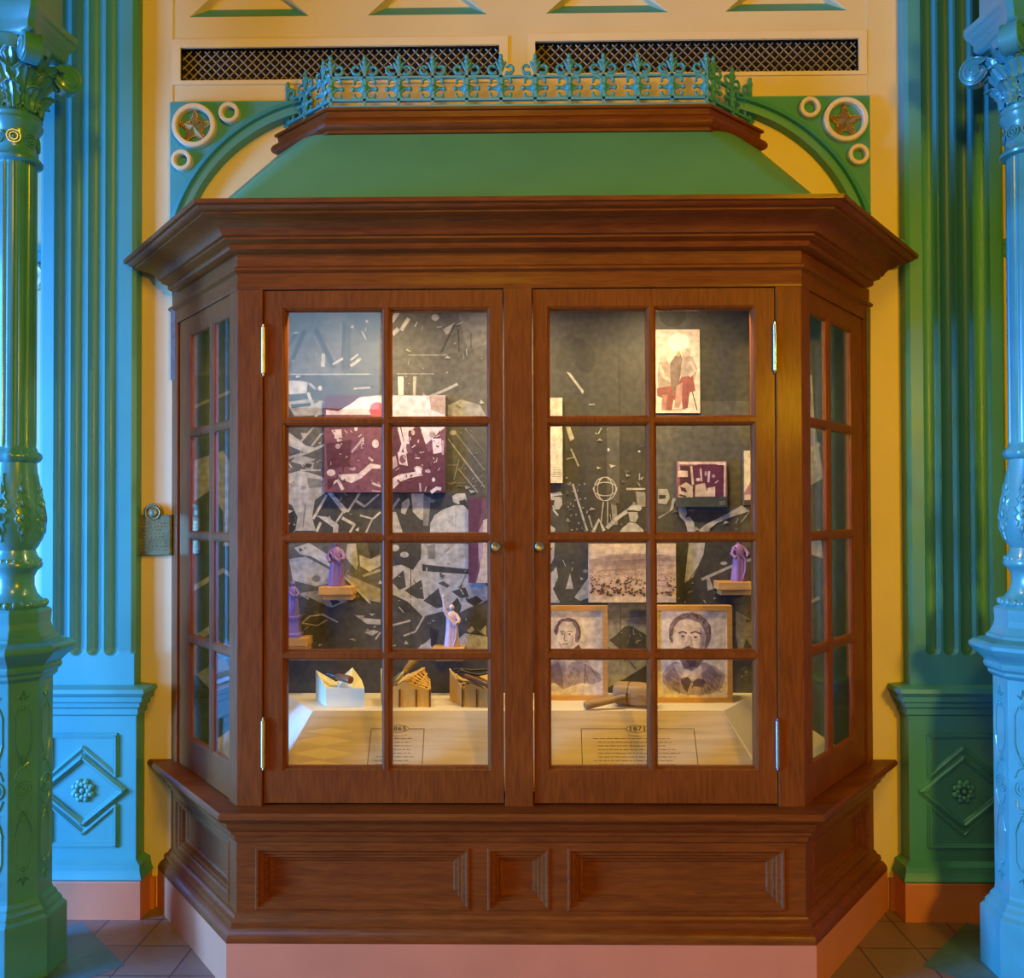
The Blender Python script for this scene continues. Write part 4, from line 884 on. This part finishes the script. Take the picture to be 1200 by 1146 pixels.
RIGHTP = [(PL, [(776,790),(782,780),(792,775),(800,778),(826,776),(840,782),(850,792),(846,806),(836,812),(820,815),(800,813),(784,808),(777,800)]), (PM, [(778,792),(790,782),(796,795),(797,811),(784,806)]), (PM, [(822,790),(832,780),(846,792),(842,806),(826,812)]), (SK, [(789,778),(795,790),(800,796),(815,796),(823,786),(820,776)]), (PD, [(797,795),(806,793),(811,799),(818,795),(828,797),(824,806),(813,804),(806,812),(800,806)]), (PL, st([(811,800),(806,815)], 3)), (PM, st([(795,797),(796,813)], 1.2)), (PM, st([(822,804),(824,814)], 1.2)),
 (SK, [(787,745),(790,731),(798,726),(812,724),(824,728),(828,742),(826,756),(820,766),(812,776),(800,776),(792,768),(789,758)]), (PM, [(784,744),(785,732),(790,725),(798,720),(806,718),(818,720),(827,725),(833,734),(833,748),(829,758),(825,762),(827,748),(825,738),(820,730),(812,727),(805,725),(796,727),(790,734),(788,746)]), (PL, st([(792,725),(800,722),(808,721)], 1.4)), (PM, [(785,747),(788,746),(789,753),(786,753)]), (PL, [(820,735),(826,742),(825,756),(819,766),(820,750)]),
 (PD, st([(795,742),(800,740),(805,742)], 1.8)), (PD, st([(809,742),(815,740),(822,743)], 1.8)), (PD, disc(800,745.5,2.2,1.3)), (PD, disc(815,746.5,2.4,1.4)), (PL, st([(807,744),(806,751),(803,755)], 1.0)), (PM, st([(803,756.5),(806,757.5),(810,756.5)], 1.0)), (PL, st([(809,745),(811,756)], 1.6)), (PL, st([(796,748),(803,749)], .8)), (PL, st([(811,750),(819,750)], .8)),
 (PD, [(798,760),(806,757.5),(818,760),(823,764),(806,763)]), (PM, [(798,762),(822,763),(825,770),(819,780),(810,786),(801,782),(796,772)]), (PD, [(802,768),(818,768),(815,780),(808,783)])]
rh = random.Random(4)
def strands(cx, cy, rx, ry, a0, a1, n, depth, tones):
    out = []
    for i in range(n):
        a = a0+(a1-a0)*i/n; k0, k1 = rh.uniform(.86, .96), rh.uniform(1.0, 1.0+depth)
        out.append((rh.choice(tones), st([(cx+rx*k0*math.cos(a), cy-ry*k0*math.sin(a)), (cx+rx*k1*math.cos(a+.12), cy-ry*k1*math.sin(a+.12)), (cx+rx*k1*math.cos(a+.3), cy-ry*k1*math.sin(a+.3))], rh.uniform(.6, 1.3))))
    return out
RIGHTP += strands(808, 742, 22, 22, -.25, PI+.1, 46, .12, (PD, PM, PL))
RIGHTP += [(rh.choice((PD, PM)), st([(x_, y_), (x_+rh.uniform(-1, 1), y_+rh.uniform(3, 6))], .7)) for x_, y_ in [(rh.uniform(799, 822), rh.uniform(762, 780)) for _ in range(40)]]
RIGHTP += [(PL, st([(x_, y_), (x_+rh.uniform(3, 7), y_+rh.uniform(3, 7))], .6)) for x_, y_ in [(rh.uniform(780, 796), rh.uniform(784, 806)) for _ in range(26)] + [(rh.uniform(824, 842), rh.uniform(786, 806)) for _ in range(30)]]
RIGHTP += [(PL, st([(819+i*.6, 732+i*2.6), (824+i*.2, 735+i*2.6)], .6)) for i in range(11)]
portrait('framed engraving of a bearded man in a bow tie, standing beside the mallet', (765,710,858,824), -.205, .045, 0, RIGHTP, (.76,.68,.57))

# ------------------------------------------------------------------ statuettes on little ledges
def ledge(label, px, py, w, Y0=YM):
    p0, p1 = at(px[0], py, -.115), at(px[1], py, -.115); z = p0.z
    o = MB(); o.box((p0.x, -.115, z-.030), (p1.x, YM-.0005, z)); o.box((p0.x+.012, -.10, z-.05), (p1.x-.004, YM-.0005, z-.03))
    return tag(o.build('wall_ledge', M['oak'], None, 0, .002), label, 'ledge', 'oak ledges under the statuettes'), z
def statuette(label, px, z0, h, mat, arm=True, base=None, Y=-.075):
    cx = at(px, 700, Y).x; t = thing('statuette', label, 'statuette', (cx, Y, z0), 'robed statuettes on the mural ledges')
    zb = z0
    if base:
        m2 = MB(); b_ = base
        m2.grid([[(cx+a*w, Y+b*w, z0+z) for a, b in ((-1,-1),(1,-1),(1,1),(-1,1))] for w, z in ((.034,0),(.034,.012),(.029,.018),(.026,.05),(.027,b_-.012),(.031,b_-.008),(.031,b_))], 0, True, None, True)
        m2.build('pedestal', mat, t, 0, .0015); zb = z0+b_
    m2 = MB(); rows = []; n = 36
    prof = [(0,.165,.115,1),(.04,.170,.12,1),(.2,.155,.115,1),(.4,.142,.11,.9),(.55,.135,.105,.7),(.64,.13,.10,.5),(.72,.135,.095,.35),(.79,.12,.08,.2),(.825,.07,.055,.05),(.845,.042,.042,0),(.862,.040,.042,0),(.885,.058,.062,0),(.92,.066,.072,0),(.955,.060,.066,0),(.985,.036,.04,0),(1.0,.006,.006,0)]
    for v, rx, ry, fold in prof:
        rows.append([(cx+h*(rx*math.cos(a)*(1+fold*(.09*math.cos(9*a+2*v)+.05*math.cos(5*a-3*v)))+.012*math.sin(v*3)), Y+h*ry*math.sin(a)*(1+fold*.08*math.cos(7*a+1)), zb+h*v) for a in [2*PI*i/n for i in range(n)]])
    m2.grid(rows, 0, True, None, True)
    sh = .765
    if arm:
        m2.tube([(cx-h*.10, Y-.004, zb+h*.75), (cx-h*.155, Y-.006, zb+h*.86), (cx-h*.175, Y-.006, zb+h*1.02), (cx-h*.185, Y-.006, zb+h*1.16)], [h*.05, h*.046, h*.034, h*.026], 8)
        m2.sphere((cx-h*.19, Y-.006, zb+h*1.19), h*.036, 6)
    else:
        m2.tube([(cx-h*.10, Y-.004, zb+h*.77), (cx-h*.17, Y-.010, zb+h*.62), (cx-h*.10, Y-.028, zb+h*.53)], [h*.05, h*.045, h*.03], 8)
    m2.tube([(cx+h*.10, Y-.004, zb+h*.77), (cx+h*.185, Y-.008, zb+h*.64), (cx+h*.17, Y-.030, zb+h*.58), (cx+h*.13, Y-.036, zb+h*.60)], [h*.05, h*.05, h*.04, h*.03], 8)
    # drape across the body
    m2.tube([(cx-h*.12, Y-h*.085, zb+h*.74), (cx+h*.02, Y-h*.118, zb+h*.60), (cx+h*.13, Y-h*.095, zb+h*.50), (cx+h*.12, Y-h*.10, zb+h*.25), (cx+h*.06, Y-h*.13, zb+h*.05)], [h*.02, h*.03, h*.034, h*.026, h*.012], 8)
    m2.build('figure', mat, t, 60)
_, z = ledge('oak ledge under the statuette nearest the crowd photograph, left door', (373, 413), 688, 0); statuette('lilac robed statuette with folded arms on the ledge below the crowd photograph', 394, z, .175, M['resin_p'], False)
_, z = ledge('lowest oak ledge at the left edge of the left door', (322, 360), 748, 0); statuette('violet robed statuette with a raised arm on a square pedestal at the far left', 343, z, .13, M['resin_v'], True, .08)
_, z = ledge('oak ledge under the pale pink statuette beside the left door stile', (506, 544), 759.5, 0); statuette('pale pink robed statuette with one arm raised, left of the centre stile', 529, z, .158, M['resin_w'], True)
_, z = ledge('oak ledge at the right side of the right door', (842, 883), 682, 0); statuette('lilac robed statuette without raised arm on the far right ledge', 866, z, .165, M['resin_p'], False)

# ------------------------------------------------------------------ small house models and tools on the deck
def house(name, label, front, back, Yf, Yb, mat, slats=False):
    F = [at(x, y, Yf) for x, y in front]; Bk = [at(x, y, Yb) for x, y in back]; zb = .8265
    cxm = (F[0].x+F[-1].x)/2; t = thing(name, label, 'model', (cxm, Yf, zb), 'folded-roof models on the deck')
    m2 = MB(); n = len(F)
    f0 = [(p.x, Yf, p.z) for p in F]; b0 = [(p.x, Yb, p.z) for p in Bk]
    m2.poly([(F[-1].x, Yf, zb), (F[0].x, Yf, zb)] + f0); m2.poly([(Bk[-1].x, Yb, zb), (Bk[0].x, Yb, zb)] + b0)
    m2.poly([(F[0].x, Yf, zb), (Bk[0].x, Yb, zb), b0[0], f0[0]]); m2.poly([(F[-1].x, Yf, zb), (Bk[-1].x, Yb, zb), b0[-1], f0[-1]])
    m2.poly([(F[0].x, Yf, zb), (F[-1].x, Yf, zb), (Bk[-1].x, Yb, zb), (Bk[0].x, Yb, zb)])
    m2.build('walls', mat, t)
    m2 = MB()
    for i in range(n-1): m2.poly([f0[i], f0[i+1], b0[i+1], b0[i]])
    r_ = m2.build('folded_roof', mat, t)
    if slats:
        m2 = MB()
        for i in range(n-1):
            P = [Vector(q) for q in (f0[i], f0[i+1], b0[i+1], b0[i])]; nn = (P[1]-P[0]).cross(P[3]-P[0]).normalized(); nn = nn if nn.z > 0 else -nn
            for k in range(1, 6):
                v = k/6; a, b = P[0].lerp(P[3], v), P[1].lerp(P[2], v); m2.tube([tuple(a+nn*.002), tuple(b+nn*.002)], .003, 4)
            for u in (.04, .5, .96):
                a, b = P[0].lerp(P[1], u), P[3].lerp(P[2], u); m2.tube([tuple(a+nn*.003), tuple(b+nn*.003)], .0032, 4)
            for k in range(5):
                for uu in (.35, .82):
                    c = P[0].lerp(P[3], (k+.6)/6).lerp(P[1].lerp(P[2], (k+.6)/6), uu); m3 = MB(); m3.sphere(tuple(c+nn*.0005), .0052, 5, sc=(1, 1, .4)); m3.build('roof_slot', M['dark'], r_)
        m2.build('roof_battens', M['pine'], t)
        for q in (.02, .36, .70, .98):
            x = F[0].x+(F[-1].x-F[0].x)*q; m2 = MB(); m2.box((x-.003, Yf-.003, zb), (x+.003, Yf, zb+.062)); m2.build('upright', M['darkwood'], t)
house('paper_model', 'white folded-roof paper model behind the left door', [(382,807),(396,806),(412,806.5),(427,806.5)], [(370,785),(394,799),(413,782),(424,797)], -.27, -.16, M['plaster'])
house('wooden_model', 'yellow slatted wooden model with a steel trowel resting on it', [(448,800),(459,806.5),(474,798.5),(505,809)], [(446,784),(461,798),(497,783),(503,797)], -.27, -.15, M['pine'], True)
house('wooden_model', 'yellow wooden model with pliers resting on it, behind the centre stile', [(541,806),(552,800.5),(574,810),(590,801)], [(527,784),(543,797),(575,786),(588,795)], -.27, -.15, M['pine'], True)
def P3(px, py, Y): return tuple(at(px, py, Y))
t = thing('chisel', 'short dark handled chisel lying in the fold of the white paper model', 'tool', P3(405, 795, -.25), 'old hand tools')
mb = MB(); a, b = Vector(P3(394, 792, -.235)), Vector(P3(411, 797, -.285)); mb.tube([a, a.lerp(b, .1), a.lerp(b, .5), a.lerp(b, .9), b], [.008, .012, .013, .0145, .013], 14); mb.build('handle', M['darkwood'], t, 50)
mb = MB(); mb.tube([P3(383, 789, -.215), a.lerp(b, .05)], [.006, .0075], 8); mb.build('blade', M['iron'], t, 50)
t = thing('trowel', 'steel bladed trowel with a wooden handle leaning on the yellow slatted model', 'tool', P3(465, 795, -.25), 'old hand tools')
mb = MB(); a, b = Vector(P3(473, 788, -.285)), Vector(P3(489, 770, -.25)); mb.tube([a, a.lerp(b, .15), a.lerp(b, .6), b], [.007, .010, .014, .011], 12); mb.build('handle', M['beech'], t, 50)
mb = MB(); c = Vector(P3(457, 803, -.30)); d = (a-c); mb.tube([c, c+d*.15, c+d*.8, a], [.010, .012, .010, .006], 10); mb.build('blade', M['steel'], t, 50)
t = thing('pliers', 'dark long-handled pliers lying across the right yellow model', 'tool', P3(555, 788, -.24), 'old hand tools')
mb = MB()
mb.tube([P3(532, 785, -.235), P3(541, 784.5, -.24), P3(551, 785.5, -.24), P3(575, 784.5, -.235)], [.005, .007, .0055, .005], 8)
mb.tube([P3(533, 788, -.245), P3(541, 786, -.25), P3(553, 790, -.25), P3(578, 803, -.285)], [.004, .006, .006, .0055], 8)
mb.tube([P3(543, 787, -.245), P3(560, 791, -.26), P3(576, 788, -.255)], [.004, .0045, .004], 8)
mb.sphere(P3(541, 786, -.246), .009, 8); mb.build('jaws_and_handles', M['iron'], t, 50)
mb = MB(); mb.tube([P3(545, 792, -.26), P3(558, 797, -.275), P3(580, 806, -.29)], [.009, .011, .009], 10); mb.build('wooden_grip', M['darkwood'], t, 50)
# mallet
t = thing('mallet', 'round headed wooden mallet lying on the deck between the two portraits', 'tool', (.40, -.27, .8265), 'old hand tools')
a, b = Vector((.338, -.235, .870)), Vector((.470, -.285, .870)); d = (b-a)
mb = MB(); mb.tube([a, a+d*.03, a+d*.08, a+d*.35, a+d*.38, a+d*.41, a+d*.65, a+d*.92, a+d*.98, b], [.034, .038, .0400, .0420, .0405, .042, .0425, .0400, .037, .033], 28)
mb.build('head', M['beech'], t, 40)
mb = MB()
for q in (.38, .90): mb.tube([a+d*(q-.012), a+d*(q+.012)], [.0428, .0428], 28)
mb.build('groove_band', M['darkwood'], t, 40)
h0, h1 = a+d*.45+Vector((-.03, -.035, -.004)), Vector((.222, -.318, .842))
mb = MB(); dd = h1-h0; mb.tube([h0, h0+dd*.2, h0+dd*.6, h0+dd*.9, h0+dd*.97, h1], [.012, .012, .0135, .0155, .014, .008], 14); mb.build('handle', M['beech'], t, 50)

# ------------------------------------------------------------------ light
def area(name, loc, target, sx, sy, col, e, spread=180):
    l = bpy.data.lights.new(name, 'AREA'); l.shape = 'RECTANGLE'; l.size, l.size_y = sx, sy; l.color = col; l.energy = e; l.spread = math.radians(spread)
    o = bpy.data.objects.new(name, l); COL.objects.link(o); o.location = loc
    o.rotation_euler = (Vector(target)-Vector(loc)).to_track_quat('-Z', 'Y').to_euler(); return o
DAY = (.085, .315, 1.0)
area('daylight_near_window', (-4.4, -2.0, 1.8), (-1.2, -.2, 1.6), 1.2, 2.8, DAY, 350)
area('daylight_far_window', (-9.0, -3.3, 1.5), (0, -.3, 1.4), 1.6, 2.4, DAY, 2400)
area('daylight_glazing_rear', (-2.3, -8.2, 3.4), (0, 0, 2.0), 1.1, 1.2, (.35, .68, 1.0), 14)
area('hall_lantern_right', (2.3, -5.0, 2.4), (.3, 0, 1.3), .5, .5, (1.0, .56, .004), 118)
area('hall_lantern_front', (-.4, -4.8, 4.5), (0, 0, 1.6), .9, .9, (1.0, .56, .006), 84)
gl = bpy.data.lights.new('hall_globe', 'POINT'); gl.energy = 2.2; gl.color = (1.0, .58, .10); gl.shadow_soft_size = .09
go = bpy.data.objects.new('hall_globe', gl); COL.objects.link(go); go.location = (1.33, -5.0, 2.93)
for k, x in enumerate((-.55, 0, .55)):
    area('cabinet_lamp_%d' % k, (x, -.43, 2.29), (x, -.16, .8), .12, .06, (1.0, .75, .38), 8.0, 165)
w = bpy.data.worlds.new('hall'); S.world = w; w.use_nodes = True
w.node_tree.nodes['Background'].inputs['Color'].default_value = (.60, .38, .08, 1); w.node_tree.nodes['Background'].inputs['Strength'].default_value = .04
S.view_settings.view_transform = 'Standard'; S.view_settings.look = 'None'; S.view_settings.gamma = 1; S.view_settings.use_curve_mapping = False
S.view_settings.exposure = 0.0
